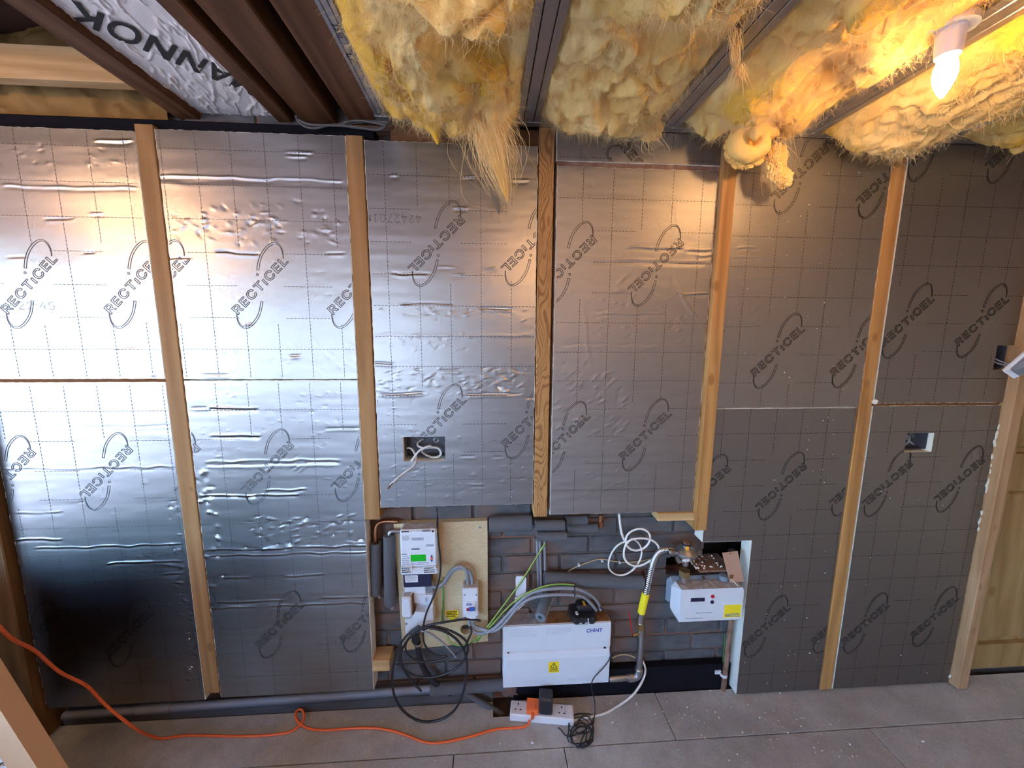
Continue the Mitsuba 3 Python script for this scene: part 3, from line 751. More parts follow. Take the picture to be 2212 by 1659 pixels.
# seen from below the word is read looking up, so its height runs the other way
v, fc = tri(wd.segmentize(.004))
v = np.stack([v[:, 0], -v[:, 1]], 1)
R2 = np.array([[math.cos(ang), -math.sin(ang)], [math.sin(ang), math.cos(ang)]])
v = v @ R2.T + K0[:2]
v = v[:, :]
okv = v[:, 0]
part(mb, 'printed_word', (np.stack([np.clip(v[:, 0], -.897, -.670), v[:, 1], v[:, 0] * 0 + ZB - .0022], 1), fc), 'grey_print' if 'grey_print' in scene else diffuse('grey_print', (0.065, 0.062, 0.06)), label='black printed word MANNOK')

ZC = 2.10
def channel(xa, xb, label, stamp=False):
    """A pressed steel ceiling channel: web underneath, two flanges, two shallow grooves."""
    k = thing('steel_channel', label, 'steel channel')
    w = xb - xa
    prof = Polygon([(xa, ZC + .026), (xa, ZC), (xa + w * .24, ZC), (xa + w * .28, ZC + .0035), (xa + w * .32, ZC), (xa + w * .68, ZC), (xa + w * .72, ZC + .0035), (xa + w * .76, ZC), (xb, ZC), (xb, ZC + .026), (xb - .0015, ZC + .026), (xb - .0015, ZC + .002), (xa + .0015, ZC + .002), (xa + .0015, ZC + .026)]).buffer(0)
    m = extrude_xz(prof, -0.798, -0.012)
    part(k, 'web', m, 'channel_steel')
    for yy in (-.025, -.045):
        part(k, 'screw', lathe([(0, 0), (.004, 0), (.004, .0015), (0, .002)], ((xa + xb) / 2, yy, ZC - .0002), (0, 0, -1), 12), 'dull_metal')
    if stamp:
        for t, yy, hh in (('CE', -.28, .018), ('1565', -.36, .012)):
            q = letters(t, hh); q = affinity.scale(q, 1, 1)
            v, fc = tri(q); c0 = v.mean(0); v = v - c0
            v = np.stack([v[:, 1], v[:, 0]], 1) * np.array([1, 1])
            part(k, 'stamp', (np.stack([v[:, 0] + (xa + xb) / 2, v[:, 1] + yy, v[:, 0] * 0 + ZC - .0006], 1), fc), 'black_mark')
    return k


channel(-0.332, -0.298, 'leftmost pale steel ceiling channel beside the dark joists, with stamped marks', True)
channel(0.094, 0.162, 'steel ceiling channel above the middle stud')
channel(0.530, 0.602, 'steel ceiling channel between the middle wool masses')
channel(0.985, 1.068, 'steel ceiling channel carrying the bulb holder')
channel(1.455, 1.530, 'steel ceiling channel at the far right')
solo('edge_track', extrude_xz(Polygon([(-.335, 2.098), (2.0, 2.098), (2.0, 2.126), (-.335, 2.126)]), -0.028, -0.006), 'channel_steel', 'thin steel edge track along the wall top under the wool', 'steel track')
# top cable bundle
tb = [[(640, 250), (652, 266), (690, 271), (740, 268), (800, 262), (832, 264), (836, 262)], [(641, 256), (660, 274), (685, 277), (710, 271), (760, 275), (820, 278), (834, 268)], [(645, 258), (672, 269), (715, 271), (780, 276), (812, 281), (830, 276), (838, 262)], [(742, 265), (790, 262), (815, 267), (833, 270)]]
for i, q in enumerate(tb):
    solo('ceiling_cable', cable([at(x, y, -.004 - .004 * i) for x, y in q], .0042, flat=.7), 'cable_dusk', ['grey cable of the bundle under the joist ends, uppermost', 'grey cable sagging lowest in the bundle under the joist ends', 'grey cable in the middle of the bundle under the joist ends', 'short grey cable looping at the right end of the bundle'][i], 'cable', smooth=True)
for i, x in enumerate((893, 908)):
    solo('ceiling_cable', cable([at(x, 262, .04), at(x + 1, 290, .04), at(x + 1, 320, .04)], .005), 'cable_grey', ['grey cable running down behind the board top, left of a pair', 'grey cable running down behind the board top, right of a pair'][i], 'cable', smooth=True)
solo('ceiling_beam_end', box(-.30, .165, 0.02, 0.072, 2.05, 2.10), 'brown_timber', 'dark reddish timber behind the hanging wool above the socket board', 'timber')


# ------------------------------------------------------------------ mineral wool
def fibres(n, seed, surf, normals, length=(.010, .036), r=.00034, pull=(0, 0, -.4)):
    g = np.random.default_rng(seed)
    i = g.integers(0, len(surf), n)
    P = surf[i]; D = normals[i] + g.normal(0, .9, (n, 3)) + np.array(pull)
    D /= np.linalg.norm(D, axis=1, keepdims=True)
    C = np.cross(D, g.normal(0, 1, (n, 3)))
    Ln = g.uniform(*length, n)[:, None]
    steps = np.linspace(0, 1, 5)
    pts = np.stack([P + D * Ln * s + C * Ln * .5 * s * s for s in steps], 1)
    w = np.cross(D, [0.3, .2, 1.0]); w /= np.linalg.norm(w, axis=1, keepdims=True); w2 = np.cross(D, w)
    rad = r * (1 - .7 * steps)[None, :, None]
    ring = [w, -.5 * w + .87 * w2, -.5 * w - .87 * w2]
    V = np.stack([pts + rad * q[:, None, :] for q in ring], 2).reshape(-1, 3)
    base = (np.arange(n) * 15)[:, None, None]
    loc = []
    for s in range(4):
        for k in range(3):
            a, b = s * 3 + k, s * 3 + (k + 1) % 3
            loc += [(a, b, a + 3), (b, b + 3, a + 3)]
    F = (base + np.array(loc)[None]).reshape(-1, 3)
    return V, F


def vnormals(V, F):
    m = trimesh.Trimesh(V, F, process=False)
    return np.array(m.vertex_normals)


def bay(label, x0, x1, y0, y1, drop, feats, seed, zb=2.10, warp=.03, rough=.05, nfib=2500):
    key = thing('wool_batt', label, 'insulation')
    nu, nv = int((x1 - x0) / .0042), int((y1 - y0) / .0042)
    u, v = np.linspace(0, 1, nu), np.linspace(0, 1, nv)
    U, Vv = np.meshgrid(u, v)
    X, Y = x0 + (x1 - x0) * U, y0 + (y1 - y0) * Vv
    eg = 1 - np.abs(2 * U - 1) ** 5
    ew = np.clip((y1 - Y) / .05, 0, 1) ** .5
    p = np.stack([X, Y, X * 0 + seed * .37], -1)
    big = meshkit.fbm(p * 7.5, 2, seed) - .5
    rid = np.abs(meshkit.fbm(p * [11, 9, 9], 3, seed + 11) - .5) * 2
    fine = meshkit.fbm(p * [48, 34, 40], 3, seed + 21) - .5
    dz = drop + 1.9 * rough * big - .55 * rough * np.exp(-(rid / .13) ** 2) + .014 * fine
    for (fx, fy, rx, ry, amp, *k) in feats:
        dz = dz + amp * np.exp(-(((X - fx) / rx) ** 2 + ((Y - fy) / ry) ** 2) ** (k[0] if k else 1))
    dz = dz * eg * ew - .035 * (1 - eg * ew)
    Z = zb - dz
    q = np.stack([X, Y, Z], -1)
    wx = meshkit.fbm(q * 8 + 5, 2, seed + 31) - .5; wy = meshkit.fbm(q * 8 + 17, 2, seed + 41) - .5; wz = meshkit.fbm(q * 44 + 3, 3, seed + 51) - .5
    X2 = X + warp * 2.2 * wx * eg * ew; Y2 = Y + warp * 2.6 * wy * eg * ew; Z2 = Z + .020 * wz * eg
    V3 = np.stack([X2, np.minimum(Y2, -.004), np.minimum(Z2, 2.335)], -1).reshape(-1, 3)
    idx = np.arange(nu * nv).reshape(nv, nu)
    F = np.stack([idx[:-1, :-1], idx[1:, :-1], idx[1:, 1:], idx[:-1, 1:]], -1).reshape(-1, 4)
    F = np.vstack([F[:, [0, 1, 2]], F[:, [0, 2, 3]]])
    part(key, 'wool_face', (V3, F), 'wool', True)
    nn = vnormals(V3, F)
    keep = (V3[:, 1] > -1.0)
    part(key, 'fibres', fibres(nfib, seed, V3[keep], nn[keep]), 'wool_fibre', kind='stuff')
    return key


bA = bay('ragged yellow wool batt with a dark hollow, second bay left of the bulb bays', -.312, .11, -.797, -.012, .055, [(-.04, -.605, .17, .075, .095), (-.022, -.425, .070, .066, -.36, 2), (0.04, -.36, .05, .06, -.10), (-.12, -.26, .06, .10, .035), (.0, -.13, .14, .07, .030), (-.26, -.33, .03, .07, .02)], 3, nfib=9000)
bB = bay('yellow wool batt between the two middle steel channels', .148, .545, -.797, -.012, .035, [(.36, -.62, .15, .13, .085), (.33, -.44, .05, .04, -.03), (.45, -.28, .10, .08, .035), (.30, -.14, .14, .05, .02)], 7, nfib=7000)
bC = bay('deep yellow wool batt with curled end, left of the bulb holder', .588, .998, -.797, -.012, .040, [(.66, -.25, .08, .12, .03), (.67, -.09, .05, .05, .035), (.85, -.60, .12, .18, .01), (.80, -.33, .06, .06, -.03), (.80, -.10, .07, .07, -.035)], 13, rough=.065, nfib=8000)
bD = bay('smooth orange-lit wool batt behind the glowing bulb', 1.055, 1.47, -.797, -.012, .040, [(1.25, -.22, .16, .2, .02), (1.22, -.09, .14, .07, .03)], 19, rough=.03, warp=.02, nfib=5000)
bE = bay('wool batt in the far right corner under dark shadow', 1.515, 2.0, -.797, -.012, .03, [(1.7, -.1, .16, .08, .02)], 23, rough=.03, warp=.02, nfib=1200)
bF = bay('brown shadowed wool behind the pale noggin at the top left', -1.72, -.978, -.025, .066, -.02, [(-1.35, .04, .12, .04, .05), (-1.05, .04, .09, .04, .04)], 29, zb=2.15, warp=.015, nfib=300) if False else None
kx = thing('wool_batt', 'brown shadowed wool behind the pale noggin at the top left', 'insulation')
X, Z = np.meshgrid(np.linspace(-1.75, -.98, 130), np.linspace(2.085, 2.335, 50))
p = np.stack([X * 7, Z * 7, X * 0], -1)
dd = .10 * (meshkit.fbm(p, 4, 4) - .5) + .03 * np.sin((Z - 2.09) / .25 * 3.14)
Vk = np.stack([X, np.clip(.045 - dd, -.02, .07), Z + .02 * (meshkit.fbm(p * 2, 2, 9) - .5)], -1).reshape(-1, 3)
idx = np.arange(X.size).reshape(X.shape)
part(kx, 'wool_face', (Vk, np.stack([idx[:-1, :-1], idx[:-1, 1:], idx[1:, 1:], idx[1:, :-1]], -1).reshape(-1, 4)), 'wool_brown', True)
kx2 = thing('wool_batt', 'lump of wool in the cavity at the top left corner', 'insulation')
mm = trimesh.creation.icosphere(4, 1.0); vv = mm.vertices.copy()
vv = vv * (1 + .5 * (meshkit.fbm(vv * 2.2 + 4, 3, 6)[:, None] - .5)) * [.30, .12, .10] + [-1.42, -.36, 2.27]
vv[:, 2] = np.minimum(vv[:, 2], 2.335)
part(kx2, 'wool_face', (vv, mm.faces), 'wool', True)


def strands(root, tip, n, spread, seed, r=.0010, curl=.02, wisp=.25):
    """A combed-out hank: n tapering strands from a wide root to a pointed tip."""
    g = np.random.default_rng(seed)
    root, tip = np.asarray(root, float), np.asarray(tip, float)
    ms = []
    ax = tip - root; Ln = np.linalg.norm(ax)
    for i in range(n):
        o = g.normal(0, 1, 3) * spread
        end = g.uniform(.45, 1.0)
        b = g.normal(0, 1, 3) * curl
        t = np.linspace(0, end, 9)[:, None]
        w = g.normal(0, wisp, 3) * .04 * Ln * 6
        path = root + o * (1 - .85 * t) + ax * t + b * np.sin(t * 3.1) + (w * (t ** 3) if i % 6 == 0 else 0)
        ms.append(sweep(path, np.linspace(r * g.uniform(.6, 1.6), r * .15, 9), 4))
    return join(*ms)


def lump(c, rad, seed, amp=.45, freq=2.4, sub=5, flow=None):
    m = trimesh.creation.icosphere(sub, 1.0); v = m.vertices.copy()
    n1 = meshkit.fbm(v * freq + seed, 4, seed) - .5
    n2 = np.abs(meshkit.fbm(v * freq * 1.8 + seed + 3, 3, seed + 5) - .5)
    v = v * (1 + amp * n1[:, None] - .5 * amp * (1 - np.clip(n2 / .1, 0, 1))[:, None])
    m.vertices = v * np.asarray(rad) + np.asarray(c)
    return m


# hanging hank under the batt with the hollow
hk = thing('wool_tuft', 'long pointed tuft of pale wool hanging in front of the board with the socket hole', 'insulation tuft')
r0, r1 = at(1045, 268, -.115), at(1097, 437, -.10)
mid = r0 + (r1 - r0) * .5
cone = []
tt = np.linspace(0, 1, 46); aa = np.linspace(0, 2 * np.pi, 40, endpoint=False)
Tt, Aa = np.meshgrid(tt, aa, indexing='ij')
rad = np.interp(Tt, [0, .12, .3, .6, .85, 1], [.062, .056, .036, .021, .012, .001])
cp = np.stack([np.cos(Aa), np.sin(Aa), Tt], -1)
rad = rad * (1 + .9 * (meshkit.fbm(cp * [2.6, 2.6, 5], 3, 3) - .5)) * (1 - .45 * (np.abs(meshkit.fbm(cp * [4, 4, 2], 2, 8) - .5) < .05))
cv = r0 + [0, 0, .045] + (r1 - r0 - [0, 0, .045]) * Tt[..., None] + np.stack([rad * np.cos(Aa), rad * .55 * np.sin(Aa), rad * 0], -1)
idx = np.arange(Tt.size).reshape(Tt.shape); nx_ = np.roll(idx, -1, 1)
part(hk, 'wool_core', (cv.reshape(-1, 3), np.stack([idx[:-1], nx_[:-1], nx_[1:], idx[1:]], -1).reshape(-1, 4)), 'wool', True)
part(hk, 'fibres', join(strands(r0 + [0, 0, .03], r1, 420, .026, 4, .0005, .03), strands(r0 + [.03, 0, .02], mid + [.03, .0, -.005], 60, .014, 5, .0004, .03), strands(r0 + [-.03, 0, .01], mid + [-.012, 0, .01], 60, .014, 6, .0004, .03)), 'wool_fibre', kind='stuff')
tf = thing('wool_tuft', 'small drip-shaped tuft at the lower left of the wool with the hollow', 'insulation tuft')
q0, q1 = at(930, 268, -.09), at(946, 312, -.085)
part(tf, 'wool_core', sweep(resample([q0, (q0 + q1) / 2 + [.002, 0, 0], q1], 12), np.interp(np.linspace(0, 1, 12), [0, .4, .8, 1], [.022, .010, .008, .003]), 14), 'wool', True)
tf = thing('wool_tuft', 'flattened tuft of wool hanging over the edge track above the narrow foil strip', 'insulation tuft')
part(tf, 'wool_core', lump(at(1405, 268, -.05), (.045, .018, .052), 4), 'wool', True)
part(tf, 'fibres', strands(at(1400, 275, -.06), at(1420, 322, -.05), 70, .012, 8, .0007), 'wool_fibre', kind='stuff')
tf = thing('wool_tuft', 'thin twisted wisp of wool hanging across a steel channel', 'insulation tuft')
part(tf, 'fibres', join(strands(at_z(1588, 70, 2.095), at_z(1592, 175, 2.06), 60, .006, 9, .0007, .006, .05), strands(at_z(1590, 150, 2.06), at_z(1570, 215, 2.05), 40, .006, 10, .0006, .008, .05), strands(at_z(1592, 150, 2.06), at_z(1608, 225, 2.05), 40, .006, 12, .0006, .008, .05)), 'wool_fibre', kind='stuff')
tf = thing('wool_tuft', 'single thin wool thread hanging right of the middle steel channel', 'insulation tuft')
part(tf, 'fibres', cable([at(1213, 248, -.05), at(1224, 262, -.05), at(1227, 285, -.05)], .0014, sides=5), 'wool_fibre', True)
# curl: a rolled ring of wool with a tail
cu = thing('wool_curl', 'rolled curl of yellow wool with a hanging tail in front of the orange stud', 'insulation tuft')
cc = at(1632, 303, -.13)
th = np.linspace(-.6, 2 * np.pi * 1.45, 90)
R_ = np.interp(th, [th[0], th[-1]], [.054, .014])
spiral = cc + np.stack([R_ * np.cos(th + .8), .02 * np.sin(th * .5) - .006 * (th - 4) * .3, R_ * .95 * np.sin(th + .8)], -1)
sp = sweep(spiral, np.interp(th, [th[0], 0, 5, th[-1]], [.018, .030, .024, .010]), 22)
vv = sp.vertices.copy(); vn = np.array(sp.vertex_normals)
sp.vertices = vv + vn * (.020 * (meshkit.fbm(vv * 30, 3, 5) - .5))[:, None]
part(cu, 'wool_core', join(sp, lump(cc + [.0, .045, .0], (.066, .028, .066), 9, .35)), 'wool', True)
t0, t1 = at(1668, 315, -.10), at(1692, 402, -.09)
part(cu, 'tail', join(lump((t0 * .6 + t1 * .4), (.030, .02, .055), 15, .6, 3), lump(t0 * .25 + t1 * .75 + [.012, 0, -.005], (.028, .014, .03), 17, .7, 3)), 'wool', True)
part(cu, 'fibres', join(strands(t0, at(1705, 400, -.09), 50, .016, 14, .0004, .02), strands(t0, at(1672, 420, -.09), 40, .014, 16, .0004, .02)), 'wool_fibre', kind='stuff')

# ------------------------------------------------------------------ bulb
bl = thing('light_bulb', 'glowing candle-shaped bulb in a white batten holder under the ceiling', 'light bulb')
bc = at_z(2056, 62, 2.085)
part(bl, 'base_plate', lathe([(0, .018), (.036, .018), (.040, .012), (.040, 0), (0, 0)], (bc[0], bc[1], 2.082), (0, 0, 1)), 'white_plastic', 30)
part(bl, 'holder', lathe([(0, 0), (.020, 0), (.021, .004), (.0235, .046), (.0235, .052), (0, .052)], (bc[0], bc[1], 2.034), (0, 0, 1)), 'white_plastic', 30)
prof = [(0.0, -.062), (.003, -.060), (.009, -.050), (.0165, -.032), (.0195, -.018), (.019, -.004), (.015, .012), (.012, .020), (0, .020)]
key = part(bl, 'bulb', lathe(prof, (bc[0], bc[1], 2.016), (0, 0, 1), 32), 'white_plastic', True)
scene[key]['emitter'] = {'type': 'area', 'radiance': {'type': 'rgb', 'value': [v * 14 for v in BULB]}}

b2 = thing('light_bulb', 'second glowing bulb in a white holder on the ceiling behind the viewer', 'light bulb')
part(b2, 'base_plate', lathe([(0, .03), (.036, .03), (.040, .012), (.040, 0), (0, 0)], (-1.90, -1.15, 2.092), (0, 0, 1)), 'white_plastic', 30)
part(b2, 'holder', lathe([(0, 0), (.020, 0), (.021, .004), (.0235, .046), (.0235, .052), (0, .052)], (-1.90, -1.15, 2.044), (0, 0, 1)), 'white_plastic', 30)
key = part(b2, 'bulb', lathe(prof, (-1.90, -1.15, 2.026), (0, 0, 1), 32), 'white_plastic', True)
scene[key]['emitter'] = {'type': 'area', 'radiance': {'type': 'rgb', 'value': [v * 14 for v in LAMP2]}}

b3 = thing('light_bulb', 'third glowing bulb in a white holder on the ceiling behind the viewer, to the right', 'light bulb')
part(b3, 'base_plate', lathe([(0, .03), (.036, .03), (.040, .012), (.040, 0), (0, 0)], (.51, -2.2, 2.092), (0, 0, 1)), 'white_plastic', 30)
part(b3, 'holder', lathe([(0, 0), (.020, 0), (.021, .004), (.0235, .046), (.0235, .052), (0, .052)], (.51, -2.2, 2.044), (0, 0, 1)), 'white_plastic', 30)
key = part(b3, 'bulb', lathe(prof, (.51, -2.2, 2.026), (0, 0, 1), 32), 'white_plastic', True)
scene[key]['emitter'] = {'type': 'area', 'radiance': {'type': 'rgb', 'value': [v * 14 for v in LAMP3]}}

# ------------------------------------------------------------------ meter board and electricity meter
MB = 0.046
bd = extrude_xz(Polygon([L2[[0, 2]] for L2 in (at(870, 1405, MB), at(1054, 1385, MB), at(1053, 1125, MB), at(850, 1132, MB))]).difference(Point(*at(1006, 1360, MB)[[0, 2]]).buffer(.021)), MB, WY - .002)
solo('meter_board', bd, 'meter_chipboard', 'tan chipboard mounting board behind the electricity meter, with a round hole', 'board')
scr = at(1036, 1139, MB)
solo('board_screw', lathe([(0, 0), (.004, 0), (.004, .002), (0, .0025)], (scr[0], MB - .0002, scr[2]), (0, -1, 0), 12), 'dull_metal', 'small screw at the upper right of the chipboard meter board', 'screw')
em = thing('electricity_meter', 'white electricity meter with a green display and dusty top on the chipboard', 'electricity meter')
EF = -0.012
x0, x1 = at(863, 1150, EF)[0], at(941, 1150, EF)[0] + .004
zt, zb_ = 0.766, at(880, 1238, EF)[2]
part(em, 'casing', box(x0, x1, EF, MB, zb_ + .02, zt, .006), 'white_plastic_dusty')
part(em, 'terminal_cover', box(x0 - .001, x1 + .003, EF - .004, MB, zb_ - .006, zb_ + .019, .004), 'white_plastic')
q = lambda px, py, y=EF - .0008: at(px, py, y)
dsp = [q(887, 1199), q(920, 1212)]
part(em, 'display', box(dsp[0][0], dsp[1][0], EF - .0012, EF + .001, dsp[1][2], dsp[0][2]), 'lcd_green', label='green display')
bp = q(932, 1206)
part(em, 'button', lathe([(0, 0), (.0042, 0), (.0042, .003), (0, .0035)], (bp[0], EF, bp[2]), (0, -1, 0), 16), 'orange_button')
for s in (1, -1):
    part(em, 'button', extrude_xz(Polygon([(bp[0] - .003, bp[2] + s * .0055), (bp[0] + .005, bp[2] + s * .006), (bp[0] - .001, bp[2] + s * .013)]), EF - .0025, EF + .001), 'blue_mark')
mk = [ripple_lines(*[q(869, 1160)[0], q(884, 1160)[0]], q(870, 1168)[2], q(870, 1157)[2], EF - .0002, 4, 1), bars(q(890, 1165)[0], q(915, 1165)[0], q(890, 1168)[2], q(890, 1162)[2], EF - .0002, 2), bars(q(920, 1180)[0], q(937, 1180)[0], q(920, 1181)[2], q(920, 1176)[2], EF - .0002, 3),
      ripple_lines(q(868, 1200)[0], q(885, 1200)[0], q(870, 1222)[2], q(870, 1200)[2], EF - .0002, 5, 5, .3), ripple_lines(q(888, 1216)[0], q(930, 1216)[0], q(888, 1222)[2], q(888, 1215)[2], EF - .0002, 2, 6, .3)]
part(em, 'small_print', join(*mk), 'grey_mark', kind='stuff')
part(em, 'dark_print', join(ripple_lines(q(867, 1149)[0], q(884, 1149)[0], q(870, 1151)[2], q(870, 1147)[2], EF - .0003, 1, 7, .6), ripple_lines(q(912, 1148)[0], q(930, 1148)[0], q(870, 1150)[2], q(870, 1146)[2], EF - .0003, 2, 8, .5), lathe([(0, 0), (.0038, 0), (.0038, .0005), (0, .0006)], (q(935, 1148)[0], EF + .0002, q(935, 1148)[2]), (0, -1, 0), 16), ripple_lines(q(889, 1187)[0], q(909, 1187)[0], q(870, 1189)[2], q(870, 1185)[2], EF - .0003, 1, 9, .6), ripple_lines(q(867, 1197)[0], q(880, 1197)[0], q(870, 1199)[2], q(870, 1196)[2], EF - .0003, 1, 10, .5)), 'black_mark')
TF = EF - .0045
for a, b in ((866, 890), (914, 942)):
    st = part(em, 'sticker', box(at(a, 1230, TF)[0], at(b, 1230, TF)[0], TF - .0008, TF + .001, at(a, 1240, TF)[2], at(a, 1224, TF)[2]), 'white_paint')
    part(st, 'print', ripple_lines(at(a, 1230, TF)[0] + .003, at(b, 1230, TF)[0] - .003, at(a, 1238, TF)[2], at(a, 1225, TF)[2], TF - .001, 3, a, .4), 'black_mark')
# terminal block under the meter
tm = thing('terminal_block', 'dark blue terminal block with a white label under the electricity meter', 'terminal block')
part(tm, 'body', box(at(871, 1250, .0)[0], at(931, 1250, .0)[0], .0, MB, at(871, 1270, .0)[2], zb_ - .007, .002), 'navy_plastic')
lb = part(tm, 'label', box(at(875, 1250, 0)[0], at(903, 1250, 0)[0], -.0014, .0005, at(875, 1258, 0)[2], at(875, 1243, 0)[2]), 'white_paint')
part(lb, 'print', ripple_lines(at(877, 1250, 0)[0], at(902, 1250, 0)[0], at(875, 1257, 0)[2], at(875, 1244, 0)[2], -.0016, 5, 4, .25), 'grey_mark')
# cut-out
co = thing('fuse_cutout', 'white supply fuse cut-out with sloping cover below the electricity meter', 'fuse holder')
CF = 0.004
g2 = lambda px, py, y=CF: at(px, py, y)
part(co, 'base', box(g2(872, 1268)[0], g2(918, 1268)[0], CF + .012, MB, g2(872, 1310)[2], g2(872, 1266)[2], .002), 'white_plastic_dusty')
part(co, 'lip', box(g2(871, 1268)[0], g2(916, 1268)[0], CF, MB, g2(871, 1272)[2], g2(871, 1264)[2], .0015), 'white_plastic_dusty')
bb = rect(g2(886, 1300)[0], g2(886, 1345)[2], g2(934, 1300)[0], g2(886, 1288)[2])
part(co, 'body', join(extrude_xz(bb.difference(rect(g2(890, 1300)[0], g2(886, 1335)[2], g2(927, 1300)[0], g2(886, 1294)[2])), CF + .004, CF + .03), extrude_xz(bb, CF + .029, MB)), 'white_plastic')
part(co, 'brace', hull([at(*p_, CF + y_)[[0, 1, 2]] for p_, y_ in (((891, 1292), .006), ((905, 1290), .006), ((892, 1300), .006), ((891, 1292), .028), ((906, 1291), .028), ((892, 1302), .028))]), 'white_plastic')
CC = -.014
part(co, 'fuse_carrier', box(at(867, 1300, CC)[0], at(888, 1300, CC)[0], CC, MB, at(867, 1336, CC)[2], at(867, 1291, CC)[2], .005), 'white_plastic_dusty')
part(co, 'carrier_slot', box(at(888, 1300, CC)[0] - .0005, at(888, 1300, CC)[0] + .005, CC + .006, .04, at(867, 1332, CC)[2], at(867, 1294, CC)[2]), 'brown_timber')
pc = [at(*p_, -.004)[[0, 2]] for p_ in ((875, 1338), (888, 1336), (897, 1321), (918, 1323), (934, 1318), (937, 1345), (925, 1362), (876, 1369))]
part(co, 'lower_cover', extrude_xz(Polygon(pc), -.004, MB), 'white_plastic')
sp_ = at(878, 1347, -.004)
part(co, 'screw', lathe([(0, 0), (.004, 0), (.004, .001), (0, .0015)], (sp_[0], -.004, sp_[2]), (0, -1, 0), 14), 'dull_metal')
part(co, 'seal_block', box(g2(919, 1275)[0], g2(934, 1275)[0], .018, MB, g2(919, 1288)[2], g2(919, 1268)[2], .002), 'grey_plastic', label='grey block')
# isolator
iso = thing('isolator_switch', 'narrow white isolator switch box with blue and red toggle on the chipboard', 'isolator switch')
IF = -0.002
i_ = lambda px, py, y=IF: at(px, py, y)
ix0, ix1 = i_(999, 1290)[0], i_(1033, 1290)[0]
part(iso, 'casing', box(ix0, ix1, IF, MB, i_(1000, 1339)[2], i_(1000, 1271)[2], .003), 'white_plastic_dusty')
for (a, b) in ((1004, 1285), (1029, 1285), (1005, 1334), (1030, 1332)):
    part(iso, 'screw', lathe([(0, 0), (.0036, 0), (.0036, .0012), (.0015, .0012), (0, .0004)], (i_(a, b)[0], IF + .0002, i_(a, b)[2]), (0, -1, 0), 14), 'dull_metal')
part(iso, 'switch_module', box(i_(1007, 1310)[0], i_(1027, 1310)[0], IF - .006, IF + .002, i_(1007, 1324)[2], i_(1007, 1299)[2], .0012), 'white_plastic')
part(iso, 'red_window', box(i_(1008, 1310)[0], i_(1013, 1310)[0], IF - .0085, IF, i_(1007, 1317)[2], i_(1007, 1311)[2], .0006), 'red_button', label='dark red window')
part(iso, 'toggle', box(i_(1013, 1310)[0] + .0005, i_(1026, 1310)[0], IF - .011, IF, i_(1007, 1317)[2], i_(1007, 1309)[2], .0012), 'switch_blue', label='blue toggle')
part(iso, 'print', ripple_lines(i_(1008, 1305)[0], i_(1020, 1305)[0], i_(1007, 1306)[2], i_(1007, 1301)[2], IF - .0065, 2, 3, .5), 'blue_mark')
for a in (1010, 1020):
    part(iso, 'cable_gland', rod(at(a, 1256, .022), at(a, 1270, .022), .0055), 'steel', True)
# tails from the meter into the isolator, and from the isolator to the consumer unit
for dx, lab in ((0, 'grey meter tail looping from the meter to the isolator, outer one'), (9, 'grey meter tail looping from the meter to the isolator, inner one')):
    yy = .012 + .006 * (dx > 0)
    solo('meter_tail', cable([at(919 + dx, 1236, yy), at(922 + dx, 1255, yy), at(938 + dx * .6, 1268, yy), at(958 + dx * .2, 1260, yy), at(972 + dx * .3, 1238, yy), at(990, 1224 + dx * .5, yy), at(1004 + dx * .6, 1228 + dx * .2, yy), at(1010 + dx, 1246, .02), at(1011 + dx, 1262, .022)], .0062), 'cable_grey', lab, 'cable', smooth=True)
for k, lab in ((0, 'thick grey tail arching from the isolator over the consumer unit, upper one'), (1, 'thick grey tail arching from the isolator over the consumer unit, lower one')):
    o = k * 9
    solo('meter_tail', cable([at(1014 + o, 1338, .022), at(1016 + o, 1352, .018), at(1030 + o, 1367 - o, .004), at(1060 + o, 1362, -.012), at(1090 + o, 1335, -.012), at(1120 + o, 1302, -.012), at(1150 + o, 1280 + o, -.012), at(1200, 1271 + o * 1.5, -.012), at(1245, 1272 + o * 1.5, -.006), at(1275 - o, 1284 + o, .006), at(1292 - o, 1302 + o, .022), at(1297 - o, 1318, .04)], .0062), 'cable_grey', lab, 'cable', smooth=True)
solo('cable_tie', join(*[sweep(at(1240, 1277, -.006) + np.stack([0 * t_, .012 * np.cos(t_), .019 * np.sin(t_)], -1), .0016, 6) for t_ in [np.linspace(0, 6.283, 24)]]), 'black_plastic', 'black cable tie round the arching grey tails', 'cable tie')
# earth cables: green sleeve with a yellow stripe strand
def earth(pts, r, label):
    k = thing('earth_cable', label, 'cable')
    P = resample(pts, 60)
    part(k, 'green_sleeve', sweep(P, r, 8), 'cable_green', True)
    view = EYE - P; view /= np.linalg.norm(view, axis=1, keepdims=True)
    part(k, 'yellow_stripe', sweep(P + view * r * .60 + [0, 0, r * .45], r * .46, 6), 'cable_yellow', True)


earth([at(1178, 1174, .02), at(1160, 1202, .015), at(1130, 1250, .01), at(1090, 1305, .005), at(1055, 1352, .005), at(1030, 1386, .012)], .0034, 'straight green and yellow earth cable running down left from the grey tubes')
earth([at(1240, 1264, .0), at(1195, 1263, -.008), at(1160, 1272, -.012), at(1120, 1293, -.012), at(1085, 1325, -.008), at(1055, 1358, .002), at(1018, 1386, .01)], .0032, 'green and yellow earth cable following the arching grey tails')
earth([at(966, 1370, .03), at(972, 1385, .02), at(988, 1394, .01), at(1006, 1392, .01), at(1030, 1380, .012)], .0032, 'green and yellow earth cable hanging in a loop at the foot of the chipboard')
earth([at(952, 1252, .03), at(957, 1272, .032), at(957, 1305, .034), at(955, 1345, .036)], .0030, 'short upright green earth cable on the chipboard left of the isolator')
